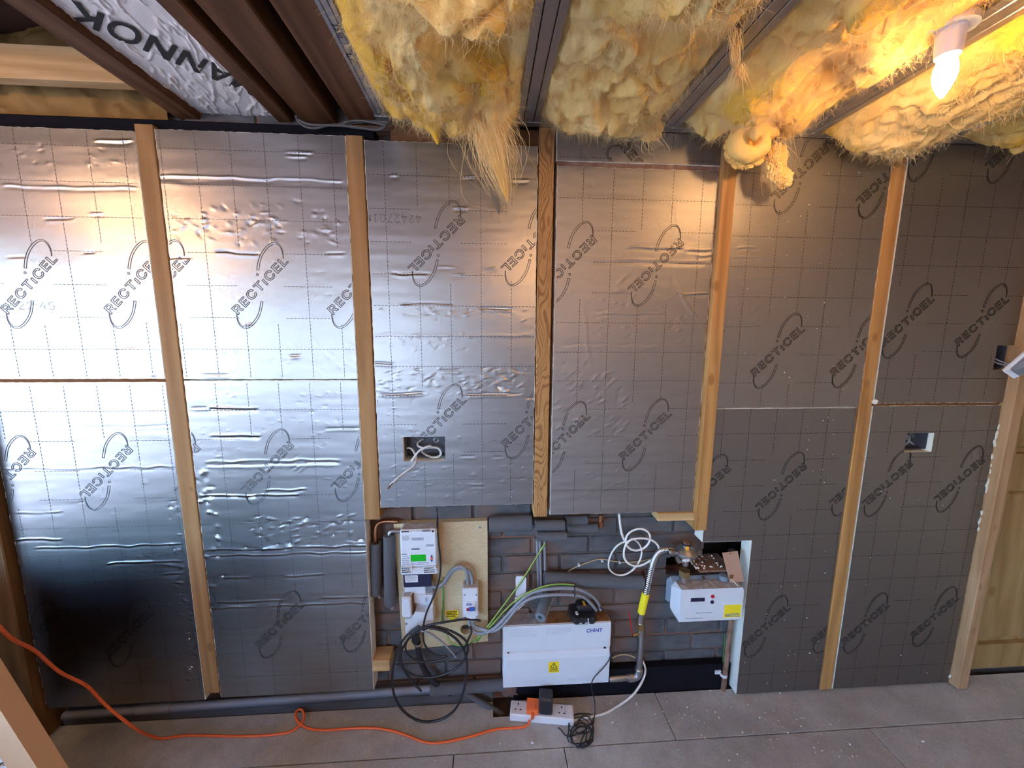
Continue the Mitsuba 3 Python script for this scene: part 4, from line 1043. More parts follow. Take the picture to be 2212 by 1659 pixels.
# warning label on the board
wl = thing('warning_label', 'small yellow printed label on the chipboard beside the isolator', 'label')
w_ = lambda px, py: at(px, py, MB - .001)[[0, 2]]
part(wl, 'card', extrude_xz(Polygon([w_(962, 1319), w_(990, 1318), w_(990, 1331), w_(982, 1336), (w_(978, 1348)), w_(970, 1336), w_(963, 1331)]), MB - .0015, MB + .0005), 'yellow_label')
part(wl, 'print', ripple_lines(w_(964, 1322)[0], w_(988, 1322)[0], w_(964, 1333)[1], w_(964, 1320)[1], MB - .0017, 4, 12, .45), 'black_mark')

# ------------------------------------------------------------------ foam pipe covers and pipes
def foam_tube(p0, p1, r, label, hole=.45, mat='pipe_foam'):
    p0, p1 = np.asarray(p0, float), np.asarray(p1, float)
    Ln = np.linalg.norm(p1 - p0)
    return solo('pipe_cover', lathe([(r * hole, 0), (r * .96, 0), (r, .003), (r, Ln - .003), (r * .96, Ln), (r * hole, Ln), (r * hole, 0)], p0, p1 - p0, 28), mat, label, 'pipe insulation', smooth=35)


foam_tube(at(812, 1283, .035), at(813, 1172, .035), .0195, 'shorter grey foam pipe cover at the left of the meter')
foam_tube(at(843, 1305, .028), at(841, 1156, .028), .0215, 'taller grey foam pipe cover beside the electricity meter')
foam_tube(at(1056, 1132, .04), at(1148, 1129, .04), .029, 'dark foam pipe cover above the chipboard, left of the middle stud')
foam_tube(at(1156, 1135, .012), at(1219, 1134, .012), .0185, 'short grey foam tube under the middle stud, upper of two')
foam_tube(at(1159, 1158, .012), at(1223, 1159, .012), .0185, 'short grey foam tube under the middle stud, lower of two')
foam_tube(at(1222, 1124, .05), at(1268, 1123, .05), .017, 'short dark foam tube behind the pair under the middle stud, upper')
foam_tube(at(1224, 1141, .05), at(1290, 1141, .05), .018, 'short dark foam tube behind the pair under the middle stud, lower')
foam_tube(at(1176, 1249, .035), at(1388, 1257, .035), .0255, 'long grey foam pipe cover lying across the bricks above the consumer unit')
foam_tube(at(1181, 1288, .045), at(1167, 1334, -.045), .0205, 'grey foam tube pointing at the viewer with its ring end over the consumer unit', .38, 'pipe_foam_pale')
solo('copper_pipe', cable([at(812, 1174, .04), at(812, 1140, .045), at(818, 1130, .05), at(860, 1127, .052)], .0075, sides=12), 'copper', 'thin brown copper pipe bending over the shorter foam cover', 'pipe', smooth=True)
solo('copper_pipe', cable([at(842, 1160, .028), at(845, 1148, .03), at(858, 1147, .034), at(868, 1147, .04)], .0085, sides=12), 'dull_metal', 'grey pipe elbow at the top of the taller foam cover', 'pipe', smooth=True)
for a, b, lab in ((820, 1288, 'shiny pipe end under the shorter foam cover'), (847, 1312, 'shiny pipe end under the taller foam cover')):
    solo('pipe_end', lathe([(0, 0), (.005, .001), (.0075, .004), (.0075, .018), (0, .018)], at(a, b, .035) - [0, 0, .008], (0, 0, 1), 20), 'steel', lab, 'pipe fitting', smooth=30)
solo('copper_pipe', join(rod(at(1298, 1112, .05), at(1297, 1128, .05), .009), rod(at(1297, 1126, .05), at(1297, 1137, .05), .012, 6)), 'copper', 'short copper pipe stub under the board lit by the bulb', 'pipe')
# twin cables going up behind
for i, (a, lab) in enumerate(((1160, 'pale blue-grey flat cable behind the earth cable, left'), (1166, 'pale blue-grey flat cable behind the earth cable, middle'), (1176, 'pale blue-grey flat cable behind the earth cable, right'))):
    solo('flat_cable', cable([at(a, 1165, .055), at(a + 1, 1200, .058), at(a + 2, 1240, .06), at(a + 3, 1290, .062)], .0050, flat=.6), 'cable_grey', lab, 'cable', smooth=True)
# white strip hanging, folded foot
ws = thing('white_strip', 'folded white plastic strip hanging behind the arching tails', 'plastic strip')
part(ws, 'upper_flap', extrude_xz(Polygon([at(*p_, .012)[[0, 2]] for p_ in ((1114, 1288), (1136, 1286), (1137, 1250), (1133, 1245), (1116, 1245), (1114, 1250))]), .012, .016), 'white_plastic')
part(ws, 'folded_foot', hull([at(1112, 1290, .012), at(1136, 1284, .012), at(1133, 1305, .004), at(1119, 1319, -.006), at(1112, 1302, .002), at(1119, 1317, .002), at(1133, 1303, .012), at(1114, 1290, .018)]), 'socket_white')

# ------------------------------------------------------------------ consumer unit and what lies on it
cuK = thing('consumer_unit', 'white metal consumer unit box with a yellow warning sticker at the bottom of the recess', 'consumer unit')
UF = 0.006
c_ = lambda px, py, y=UF: at(px, py, y)
ux0, ux1 = c_(1087, 1400)[0], c_(1318, 1400)[0]
uzt, uzb = 0.356, c_(1200, 1480)[2]
part(cuK, 'casing', box(ux0, ux1, UF + .002, WY - .002, uzb, uzt, .003), 'white_plastic_rusty')
sp1 = c_(1200, 1403)[2]
part(cuK, 'upper_cover', box(ux0 + .0005, ux1 - .0005, UF - .0015, UF + .004, sp1 + .0008, uzt - .0015, .0012), 'white_plastic')
zl = c_(1200, 1460)[2]
cover = hull([(x, y, z) for x in (ux0 + .008, ux1 - .004) for (y, z) in ((UF + .002, sp1 - .0006), (UF - .004, sp1 - .004), (UF - .012, sp1 - .028), (UF - .012, zl), (UF + .002, zl - .001))])
part(cuK, 'flap_cover', cover, 'white_plastic')
part(cuK, 'lower_cover', box(ux0 + .0005, ux1 - .0005, UF - .0015, UF + .004, uzb + .001, zl - .0025, .0012), 'white_plastic')
for a, b in ((1098, 1410), (1306, 1398)):
    part(cuK, 'screw', join(lathe([(0, 0), (.0045, 0), (.0045, .002), (0, .0025)], (c_(a, b)[0], UF - .0015, c_(a, b)[2]), (0, -1, 0), 14)), 'black_plastic')
part(cuK, 'name_print', write_on('CHiNT', c_(1284, 1361)[0], c_(1284, 1361)[2], UF - .0016, .0145, .062, bold=True), 'blue_mark', label='blue CHiNT lettering')
part(cuK, 'notice_print', join(ripple_lines(c_(1103, 1370)[0], c_(1161, 1370)[0], c_(1103, 1377)[2], c_(1103, 1358)[2], UF - .0015, 8, 21, .42), ripple_lines(c_(1180, 1370)[0], c_(1235, 1370)[0], c_(1180, 1371)[2], c_(1180, 1356)[2], UF - .0015, 5, 22, .42)), 'pale_mark', kind='stuff')
stx, stz = c_(1196, 1441, UF - .012)[[0, 2]]
sk = part(cuK, 'warning_sticker', extrude_xz(rect(stx - .0205, stz - .023, stx + .0205, stz + .023).buffer(-.002).buffer(.002), UF - .0128, UF - .011), 'yellow_label', label='yellow warning sticker')
tr = Polygon([(stx - .0145, stz - .0015), (stx + .0145, stz - .0015), (stx, stz + .020)])
part(sk, 'triangle', extrude_xz(tr.difference(tr.buffer(-.0022)), UF - .0132, UF - .012), 'black_mark')
part(sk, 'bolt', extrude_xz(Polygon([(stx + .001, stz + .0145), (stx - .003, stz + .006), (stx - .0002, stz + .0062), (stx - .001, stz + .001), (stx + .003, stz + .0085), (stx + .0004, stz + .0082)]), UF - .0132, UF - .012), 'black_mark')
part(sk, 'print', join(box(stx - .0155, stx + .0155, UF - .0132, UF - .012, stz - .0095, stz - .006), box(stx - .0155, stx + .0155, UF - .0132, UF - .012, stz - .017, stz - .0145)), 'black_mark')
for a, b in ((1107, 1325), (1131, 1324)):
    o = at_z(a, b, uzt)
    part(cuK, 'knockout', lathe([(.011, 0), (.012, .0008), (.013, 0)], (o[0], o[1], uzt), (0, 0, 1), 20), 'grey_plastic')
# battery on the charger
bt = thing('power_tool_battery', 'black ridged power-tool battery with a tiny green light on top of the consumer unit', 'battery')
o = at_z(1258, 1334, uzt)
bx = o[0]
part(bt, 'body', hull([(bx + sx * w, o[1] + dy, uzt + .001 + z) for sx in (-1, 1) for (w, dy, z) in ((.044, -.030, .004), (.036, -.036, .0), (.052, -.012, .008), (.052, .03, .008), (.050, -.010, .026), (.046, .035, .030), (.04, -.030, .024))]), 'black_plastic')
part(bt, 'slide_block', box(bx - .022, bx + .045, o[1] - .004, o[1] + .044, uzt + .024, uzt + .050, .008), 'black_plastic')
for k in range(6):
    part(bt, 'grip_rib', box(bx - .040 + k * .0135, bx - .030 + k * .0135, o[1] - .038, o[1] - .02, uzt + .016, uzt + .027, .003), 'black_plastic')
part(bt, 'pale_label', box(bx - .03, bx - .021, o[1] - .02, o[1] - .004, uzt + .0275, uzt + .031), 'socket_white')
part(bt, 'yellow_mark', box(bx + .004, bx + .013, o[1] + .002, o[1] + .028, uzt + .0495, uzt + .0508), 'amber_cap')
key = part(bt, 'led', lathe([(0, 0), (.0025, 0), (.0025, .0012), (0, .0015)], (bx + .030, o[1] + .012, uzt + .0495), (0, 0, 1), 12), 'lcd_green', label='tiny green light')
scene[key]['emitter'] = {'type': 'area', 'radiance': {'type': 'rgb', 'value': [.05, 1.2, .1]}}
for k, w in ((0, .016), (1, .026)):
    part(bt, 'pale_print', box(bx - .022 + k * .022, bx - .022 + k * .022 + w * .7, o[1] - .0392, o[1] - .0375, uzt + .006, uzt + .0095), 'pale_mark')
solo('white_hook', cable([(bx + .012, o[1] - .042, uzt + .030), (bx + .011, o[1] - .0435, uzt + .02), (bx + .0125, o[1] - .044, uzt + .010), (bx + .011, o[1] - .044, uzt + .001)], .0018), 'white_plastic', 'small white plastic hook in front of the black battery', 'hook', smooth=True)
solo('thin_rod', rod(at(1195, 1292, .02), at(1179, 1336, -.02), .0016, 8), 'dull_metal', 'thin grey rod beside the ring-ended foam tube', 'rod')

# ------------------------------------------------------------------ gas pipework and meter
gp = thing('gas_pipe', 'galvanised gas pipe with an elbow right of the consumer unit', 'pipe')
part(gp, 'upright', rod(at(1386, 1372, .035), at(1380, 1448, .035), .0125), 'zinc', True)
part(gp, 'elbow', cable([at(1380, 1442, .035), at(1379, 1455, .035), at(1374, 1461, .035), at(1360, 1463, .035)], .0155, sides=14), 'zinc', True)
part(gp, 'collar', rod(at(1366, 1463, .035), at(1356, 1463, .035), .017, 20), 'zinc', 30)
part(gp, 'horizontal', rod(at(1358, 1463, .035), at(1316, 1466, .035), .0125), 'zinc', True)
part(gp, 'valve_body', rod(at(1384, 1374, .035), at(1384, 1350, .035), .0135), 'zinc', 30)
part(gp, 'nut', rod(at(1383, 1358, .033), at(1383, 1344, .033), .017, 6), 'brass')
part(gp, 'valve_stem', rod(at(1382, 1368, .03), at(1367, 1372, .02), .006), 'brass', True)
part(gp, 'lever', cable([at(1367, 1372, .018), at(1363, 1352, .016), at(1359, 1322, .016)], .0032, flat=.5), 'red_lever', True, label='red valve lever')
hs = thing('gas_hose', 'corrugated steel gas hose with a yellow sleeve curving up to the regulator', 'hose')
P = resample([at(1383, 1346, .03), at(1384, 1330, .03), at(1393, 1290, .025), at(1404, 1240, .02), at(1413, 1208, .015), at(1424, 1192, .01), at(1440, 1187, .01), at(1458, 1190, .01)], 240)
part(hs, 'corrugated_tube', sweep(P, .0122 + .0009 * np.cos(np.arange(240) * 2 * np.pi / 4), 18), 'steel', True)
i0, i1 = 36, 80
part(hs, 'yellow_sleeve', sweep(P[i0:i1], .0148, 20), 'gas_yellow', 40, label='yellow sleeve')
part(hs, 'end_ferrule', sweep(P[6:i0], .0128, 18), 'steel', 40)
rg = thing('gas_regulator', 'round grey gas regulator with an orange tab above the gas meter', 'gas regulator')
rc = at(1482, 1192, -.01)
part(rg, 'body', lathe([(0, -.028), (.014, -.028), (.020, -.022), (.034, -.016), (.037, -.010), (.0385, -.004), (.0385, .0), (.041, .001), (.041, .005), (.038, .007), (.034, .012), (.020, .020), (.018, .022), (0, .022)], rc, (0, 0, 1), 44), 'zinc', 35)
part(rg, 'cap', lathe([(0, .020), (.016, .020), (.016, .036), (.0, .036)], rc, (0, 0, 1), 28), 'zinc', 30)
part(rg, 'black_band', lathe([(.0155, .030), (.0172, .030), (.0172, .037), (.0155, .037)], rc, (0, 0, 1), 28), 'black_plastic', 30)
part(rg, 'cap_top', lathe([(0, .036), (.014, .036), (.013, .040), (0, .040)], rc, (0, 0, 1), 28), 'rust', 30)
part(rg, 'tab', box(rc[0] - .013, rc[0] - .001, rc[1] - .0215, rc[1] - .016, rc[2] + .018, rc[2] + .033, .002), 'amber_cap', label='orange tab')
part(rg, 'inlet', rod(rc + [-.036, 0, -.004], rc + [-.066, .002, .002], .011), 'dull_metal', True)
part(rg, 'rating_plate', box(rc[0] - .034, rc[0] - .006, rc[1] - .0405, rc[1] - .036, rc[2] - .014, rc[2] - .004, .0008), 'white_paint')
part(rg, 'bracket', hull([rc + [-.04, -.002, -.014], rc + [-.012, -.012, -.036], rc + [-.035, -.012, -.040], rc + [-.012, .01, -.036], rc + [-.04, .01, -.014], rc + [-.035, .01, -.040]]), 'dull_metal')
part(rg, 'outlet', rod(rc + [0, 0, -.026], rc + [.0, 0, -.054], .0115), 'steel', True)
gm = thing('gas_meter', 'white fronted gas meter with a dark display and yellow label', 'gas meter')
GF = -0.052
m_ = lambda px, py, y=GF: at(px, py, y)
gx0, gx1 = m_(1463, 1300)[0], m_(1605, 1300)[0]
gzt, gzb = m_(1530, 1272)[2], m_(1530, 1341)[2]
GB = 0.030
fr = Polygon([(gx0, gzb + .022), (gx0 + .012, gzb), (gx1 - .008, gzb), (gx1, gzb + .01), (gx1, gzt - .012), (gx1 - .006, gzt), (gx0 + .014, gzt), (gx0, gzt - .018)])
fm = extrude_xz(fr, GF, GF + .05)
fv = fm.vertices.copy(); k_ = fv[:, 1] < GF + .001
fv[k_, 0] = np.clip(fv[k_, 0], gx0 + .012, gx1); fm.vertices = fv
part(gm, 'front_case', fm, 'white_plastic_dusty')
bz1 = gzt + .010
part(gm, 'rear_case', join(box(gx0 - .012, gx1 - .004, GF + .05, GB, gzb + .03, bz1, .022)), 'meter_blue', 30, label='blue-grey rear case')
part(gm, 'display', box(m_(1492, 1297)[0], m_(1522, 1297)[0], GF - .0008, GF + .002, m_(1492, 1300)[2], m_(1492, 1292)[2]), 'navy_plastic', label='dark display')
part(gm, 'display_frame', box(m_(1490, 1297)[0], m_(1525, 1297)[0], GF - .0004, GF + .002, m_(1490, 1302)[2], m_(1490, 1291)[2]), 'white_paint')
for (a, b, mt) in ((1539, 1288, 'red_button'), (1538, 1300, 'navy_plastic')):
    part(gm, 'button', lathe([(0, 0), (.0068, 0), (.0066, .003), (0, .004)], (m_(a, b)[0], GF, m_(a, b)[2]), (0, -1, 0), 20), mt, 30)
yl = part(gm, 'yellow_label', box(m_(1564, 1320)[0], m_(1600, 1320)[0], GF - .0008, GF + .002, m_(1564, 1334)[2], m_(1564, 1307)[2]), 'gas_yellow', label='yellow label')
part(yl, 'print', ripple_lines(m_(1566, 1330)[0], m_(1597, 1330)[0], m_(1566, 1333)[2], m_(1566, 1325)[2], GF - .001, 3, 31, .4), 'blue_mark')
part(gm, 'print', join(ripple_lines(m_(1503, 1325)[0], m_(1540, 1325)[0], m_(1503, 1326)[2], m_(1503, 1323)[2], GF - .0003, 1, 33, .5), ripple_lines(m_(1480, 1337)[0], m_(1518, 1337)[0], m_(1480, 1338)[2], m_(1480, 1335)[2], GF - .0003, 1, 34, .5)), 'grey_mark')
un = at(1480, 1258, -.01)
part(gm, 'inlet_union', join(rod((rc[0], rc[1], bz1 - .004), (rc[0], rc[1], bz1 + .022), .0175), ), 'steel', 30)
part(gm, 'union_nut', rod((rc[0], rc[1], bz1 + .018), (rc[0], rc[1], bz1 + .040), .021, 6), 'brass')
part(gm, 'outlet_union', rod((gx1 - .055, rc[1], bz1 - .004), (gx1 - .055, rc[1], bz1 + .014), .0165), 'meter_blue', 30)
part(gm, 'seal_clip', box(gx0 + .115, gx0 + .125, -.025, .0, bz1 - .002, bz1 + .006, .002), 'steel')
part(gm, 'seal_clip', cable([(gx1 - .046, -.01, bz1 + .012), (gx1 - .03, -.03, bz1 + .002), (gx1 - .022, -.048, gzt + .002)], .004, flat=.5), 'white_paint')
solo('rusty_bracket', box(at(1500, 1237, .0)[0] + .02, at(1570, 1237, .0)[0] + .03, .0, .11, .553, .561, .001), 'rust', 'rusty flat bracket strewn with crumbs above the gas meter', 'bracket')
tg = thing('card_tag', 'brown cardboard tag leaning against the gas meter', 'tag')
tgp = [at(*p_, y_) for p_, y_ in (((1560, 1195), .01), ((1594, 1191), .01), ((1607, 1256), -.03), ((1577, 1260), -.03))]
part(tg, 'card', hull([p_ + o_ for p_ in tgp for o_ in ((0, 0, 0), (0, .002, .001))]), 'card_brown')
ho = at(1577, 1196, .0075)
part(tg, 'hole', lathe([(0, 0), (.002, 0), (.002, .0006), (0, .0006)], ho, (0, -1, 0), 12), 'black_mark')
part(tg, 'print', extrude_xz(rect(*(at(1578, 1252, -.03)[[0, 2]]), *(at(1585, 1244, -.03)[[0, 2]])), -.0262, -.0252), 'brown_timber')
solo('gas_outlet_pipe', join(cable([at(1577, 1212, .10), at(1578, 1198, .10), at(1582, 1190, .11)], .014, sides=14)), 'zinc', 'dull pipe elbow in the dark pocket behind the card tag', 'pipe', smooth=True)
cp_ = thing('copper_pipe', 'upright red-brown copper pipe under the gas meter', 'pipe')
part(cp_, 'tube', rod(at(1579, 1338, .03), at(1561, 1502, .03) * [1, 1, 0] + [0, 0, -.01], .0098), 'rust', True)
cl = at(1563, 1457, .03)
part(cp_, 'clip', join(lathe([(.0105, -.006), (.014, -.006), (.014, .006), (.0105, .006), (.0105, -.006)], cl, (0.05, 0, 1), 20), box(cl[0] - .032, cl[0] - .008, cl[1] + .006, cl[1] + .014, cl[2] - .004, cl[2] + .012)), 'white_plastic', 30, label='white pipe clip')
solo('green_wire', cable([at(1566, 1370, .045), at(1564, 1400, .045), at(1561, 1430, .045)], .0018, sides=6), 'cable_green', 'thin green wire beside the red-brown copper pipe', 'wire', smooth=True)

# ------------------------------------------------------------------ skirting pipes, black sheet
solo('damp_sheet', box(0.10, 1.0, 0.040, 0.073, -.02, at(1450, 1440, .04)[2], .002), 'black_plastic_sheet', 'black damp-proof sheet along the foot of the brick wall right of the consumer unit', 'plastic sheet')
sk_ = thing('skirting_pipe', 'blue-grey painted pipe running along the wall foot at the left', 'pipe')
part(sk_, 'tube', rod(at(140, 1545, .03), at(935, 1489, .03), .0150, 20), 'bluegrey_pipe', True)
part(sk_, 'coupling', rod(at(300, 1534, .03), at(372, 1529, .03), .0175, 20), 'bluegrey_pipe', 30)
part(sk_, 'lagging', rod(at(930, 1489, .03), at(1092, 1478, .03), .0215, 24), 'pipe_foam', 35, label='black foam lagging')
solo('foot_board', box(-1.586, 0.02, 0.038, 0.058, -.02, 0.038, .003), 'painted_timber', 'dark painted board along the wall foot under the blue-grey pipe', 'board')
solo('conduit', rod(at(1003, 1495, .02), at(1092, 1540, .02) + [0, -.015, 0], .0110, 14), 'pipe_foam', 'dark conduit slanting down into the floor hole behind the extension lead', 'pipe', smooth=True)
solo('concrete_lump', lump((.09, .052, .035), (.045, .016, .035), 6, .5, 2.5, 3), 'mortar', 'grey mortar lump under the left end of the consumer unit', 'mortar lump', smooth=True)

# ------------------------------------------------------------------ black cable coil
Bk = lambda pts, y: [at(a, b, y + (c if len(q_) > 2 else 0)) for q_ in pts for (a, b, c) in [(*q_[:2], q_[2] if len(q_) > 2 else 0)]]
co1 = [(905, 1352), (880, 1372), (858, 1405), (848, 1450), (850, 1495), (868, 1532), (900, 1555), (930, 1559), (965, 1548), (990, 1522), (1003, 1485), (1009, 1440), (1000, 1400), (975, 1372), (940, 1358), (905, 1356)]
kc = thing('black_cable_coil', 'loose coil of black cable hanging in big rings below the electricity meter', 'cable coil')
part(kc, 'outer_ring', cable(Bk(co1, -.035), .0043), 'cable_black', True)
part(kc, 'middle_ring', cable(Bk([(1038, 1341, .03), (1000, 1338, .02), (960, 1344), (915, 1354), (885, 1376), (868, 1405), (864, 1430), (880, 1452), (915, 1463), (955, 1458), (990, 1440), (1008, 1415), (1010, 1392), (995, 1374), (960, 1358), (925, 1353)], -.028), .0040), 'cable_black', True)
part(kc, 'inner_ring', cable(Bk([(922, 1358), (890, 1374), (876, 1394), (882, 1414), (905, 1428), (940, 1428), (980, 1415), (1004, 1398), (1012, 1380), (1018, 1366), (1016, 1354, .02)], -.022), .0036), 'cable_black', True)
part(kc, 'loose_end', cable(Bk([(866, 1412), (870, 1440), (885, 1465), (910, 1493)], -.03), .0038), 'cable_black', True)
part(kc, 'binding', cable(Bk([(910, 1362), (922, 1366), (932, 1370), (960, 1392), (985, 1420)], -.034), .0032), 'cable_grey', True)
solo('black_lead', cable([at(943, 1098, .05), at(945, 1125, .03), at(946, 1160, -.012), at(951, 1205, -.02), at(950, 1245, -.022), at(938, 1285, -.024), at(921, 1325, -.028), at(915, 1352, -.03), at(914, 1375, -.03), at(922, 1400, -.02), at(945, 1416, -.02), at(965, 1416, -.02)], .0034), 'cable_black', 'thin black lead running down past the right side of the electricity meter', 'cable', smooth=True)
sa = thing('armoured_cable', 'thick black supply cable rising from the floor behind the coil', 'cable')
part(sa, 'sheath', cable([at(898, 1370, .03), at(902, 1395, .03), at(907, 1420, .03), at(920, 1452, .03), at(945, 1480, .03), at(975, 1498, .035)], .0105, sides=12), 'cable_black', True)
part(sa, 'gland', rod(at(897, 1366, .026), at(899, 1384, .026), .016), 'black_plastic', 30)
part(sa, 'clip', lathe([(.011, -.004), (.0145, -.004), (.0145, .004), (.011, .004), (.011, -.004)], at(902, 1390, .028), (.1, 0, 1), 18), 'steel', 30, label='steel clip')

# ------------------------------------------------------------------ white coil and bell wire
wc = thing('white_cable_coil', 'loosely coiled white cable hanging below the board lit by the bulb', 'cable coil')
part(wc, 'feed', cable([at(1337, 1110, .03), at(1340, 1135, .03), at(1348, 1165, .03), at(1358, 1172, .03)], .0048, flat=.7), 'cable_white', True)
part(wc, 'ring', cable([at(*p_, .028) for p_ in ((1352, 1170), (1330, 1182), (1317, 1205), (1315, 1225), (1325, 1238), (1345, 1242), (1368, 1230), (1382, 1210), (1386, 1190), (1378, 1172), (1362, 1163))], .0042, flat=.75), 'cable_white', True)
part(wc, 'ring', cable([at(*p_, .022) for p_ in ((1352, 1172), (1356, 1155), (1370, 1145), (1388, 1143), (1402, 1152), (1404, 1166), (1396, 1180), (1378, 1189), (1362, 1186), (1352, 1174))], .0042, flat=.75), 'cable_white', True)
part(wc, 'ring', cable([at(*p_, .018) for p_ in ((1424, 1190), (1418, 1174), (1402, 1165), (1380, 1163), (1358, 1169), (1349, 1185), (1348, 1202), (1356, 1216), (1374, 1223), (1395, 1217), (1412, 1205))], .0042, flat=.75), 'cable_white', True)
bw = thing('bell_wire', 'thin cream wire clipped along the bricks above the long foam cover', 'wire')
part(bw, 'wire', cable([at(1226, 1237, .066), at(1240, 1227, .066), at(1262, 1218, .066), at(1296, 1208, .066), at(1330, 1213, .066), at(1370, 1214, .066), at(1408, 1206, .066)], .0022, sides=6), 'wire_cream', True)
for a, b in ((1251, 1221), (1301, 1212), (1339, 1216)):
    part(bw, 'clip', box(at(a, b, .064)[0] - .004, at(a, b, .064)[0] + .004, .060, .073, at(a, b, .064)[2] - .004, at(a, b, .064)[2] + .005, .001), 'white_plastic')
solo('cream_wire', cable([at(1322, 1422, .05), at(1335, 1416, .05), at(1352, 1414, .05), at(1372, 1421, .055)], .0026, sides=6), 'wire_cream', 'short cream wire between the consumer unit and the gas pipe', 'wire', smooth=True)

# ------------------------------------------------------------------ extension lead on the floor
ex = thing('extension_lead', 'grimy white four-way extension lead lying on the floor under the consumer unit', 'extension lead')
P00, P10 = at_z(1101, 1559, 0.0), at_z(1240, 1571, 0.0)
ux = (P10 - P00) / np.linalg.norm(P10 - P00); uy = np.array([-ux[1], ux[0], 0]); LE = np.linalg.norm(P10 - P00)


def local(m, x0=P00):
    v = m.vertices @ np.stack([ux, uy, [0, 0, 1]]) + x0
    return trimesh.Trimesh(v, m.faces, process=False)


EH, EW = .032, .060
part(ex, 'casing', local(box(0, LE, 0, EW, .001, EH, .004)), 'socket_white')
for k in range(4):
    cx = .030 + k * (LE - .075) / 3
    part(ex, 'pin_hole', local(join(box(cx - .0018, cx + .0018, .040, .049, EH - .001, EH + .0004), box(cx - .013, cx - .006, .020, .024, EH - .001, EH + .0004), box(cx + .006, cx + .013, .020, .024, EH - .001, EH + .0004))), 'black_mark')
part(ex, 'end_seam', local(box(LE - .032, LE - .0312, .0, EW, EH - .001, EH + .0004)), 'grey_mark')
pxo = .030 + (LE - .075) / 3
og = thing('orange_plug', 'orange mains plug in the extension lead', 'plug')
part(og, 'body', local(hull([(pxo + sx * w, y_, EH + z_) for sx in (-1, 1) for (w, y_, z_) in ((.0235, .010, .001), (.0235, .052, .001), (.0225, .012, .020), (.0225, .050, .024), (.017, .004, .001), (.016, .006, .018), (.018, .056, .018))])), 'orange_plug')
part(og, 'grip', local(box(pxo + .008, pxo + .011, .006, .030, EH + .02, EH + .0235, .0008)), 'orange_rubber')
part(og, 'strain_relief', local(rod((pxo, .006, EH + .009), (pxo + .0, -.012, EH + .002), .0055, 12)), 'orange_rubber', True)
pxb = .030 + 2 * (LE - .075) / 3 - .006
ad = thing('black_adaptor', 'black plug-in power adaptor standing in the extension lead', 'power adaptor')
part(ad, 'body', local(box(pxb - .026, pxb + .026, .004, .056, EH + .001, EH + .070, .006)), 'black_plastic')
part(ad, 'seam', local(box(pxb - .0264, pxb + .0264, .028, .029, EH + .006, EH + .066)), 'grey_plastic')
oc = [at_z(1143, 1555, .022), at_z(1140, 1566, .012), at_z(1118, 1572, .006), at_z(1075, 1575, .005), at_z(1040, 1584, .005), at_z(1000, 1595, .005), at_z(935, 1605, .005), at_z(900, 1597, .005), at_z(860, 1582, .005), at_z(810, 1573, .005), at_z(750, 1574, .005), at_z(690, 1577, .005), at_z(655, 1568, .009), at_z(640, 1552, .016), at_z(640, 1537, .02), at_z(648, 1532, .02), at_z(656, 1540, .018), at_z(655, 1556, .014), at_z(636, 1576, .006), at_z(600, 1586, .005), at_z(540, 1590, .005), at_z(450, 1589, .005), at_z(390, 1590, .005), at_z(345, 1595, .006), at_z(325, 1589, .012)]
oc += [at(290, 1572, -.14), at(220, 1515, -.17), at(185, 1480, -.20), at(130, 1452, -.24), at(78, 1408, -.28), at(40, 1388, -.32), at(12, 1368, -.36), at(-60, 1295, -.42), at(-160, 1230, -.5)]
solo('extension_cable', sweep(resample(oc, 330), .0042, 10), 'orange_rubber', 'orange extension cord running along the floor and up past the left corner', 'cord', smooth=True)
solo('white_lead', cable([at_z(1238, 1558, .012), at_z(1262, 1551, .006), at_z(1300, 1543, .006), at_z(1335, 1525, .006), at(1368, 1500, .0), at(1388, 1470, .025), at(1394, 1448, .04), at(1388, 1428, .05), at(1378, 1420, .055)], .0044), 'cable_white', 'cream white lead curving from the extension lead up behind the gas pipe', 'cable', smooth=True)
bkc = [at(1296, 1312, .02), at(1312, 1325, .012), at(1322, 1345, .012), at(1326, 1380, .006), at(1322, 1405, -.006), at(1314, 1428, -.012), at(1296, 1450, -.02), at(1278, 1475, -.022), at(1281, 1500, -.03), at(1285, 1520, -.035), at_z(1284, 1548, .01), at_z(1276, 1562, .006)]
gt = np.random.default_rng(12)
c1, c2 = at_z(1262, 1580, .006), at_z(1254, 1590, .006)
ring = []
for k, (ccx, ccy, ra, rb, ph) in enumerate(((1258, 1555, 26, 14, .3), (1256, 1588, 24, 26, 1.2), (1247, 1585, 20, 30, 2.5), (1258, 1592, 23, 22, 0.2), (1264, 1578, 18, 32, 3.0), (1250, 1568, 22, 18, .9))):
    for t_ in np.linspace(0, 5.4, 9):
        ring.append(at_z(ccx + ra * math.cos(t_ + ph), ccy + rb * math.sin(t_ + ph), .004 + .0025 * k + .001 * math.sin(3 * t_)))
tl = [at_z(1228, 1590, .004), at_z(1216, 1582, .004), at_z(1205, 1572, .004)]
kk = thing('black_charger_cord', 'thin black cord hanging from the battery and tangled on the floor beside the extension lead', 'cord')
part(kk, 'hanging_run', cable(bkc, .0021, n=90, sides=6), 'cable_black', True)
part(kk, 'tangle', sweep(resample(ring + tl, 420), .0021, 6), 'cable_black', True)

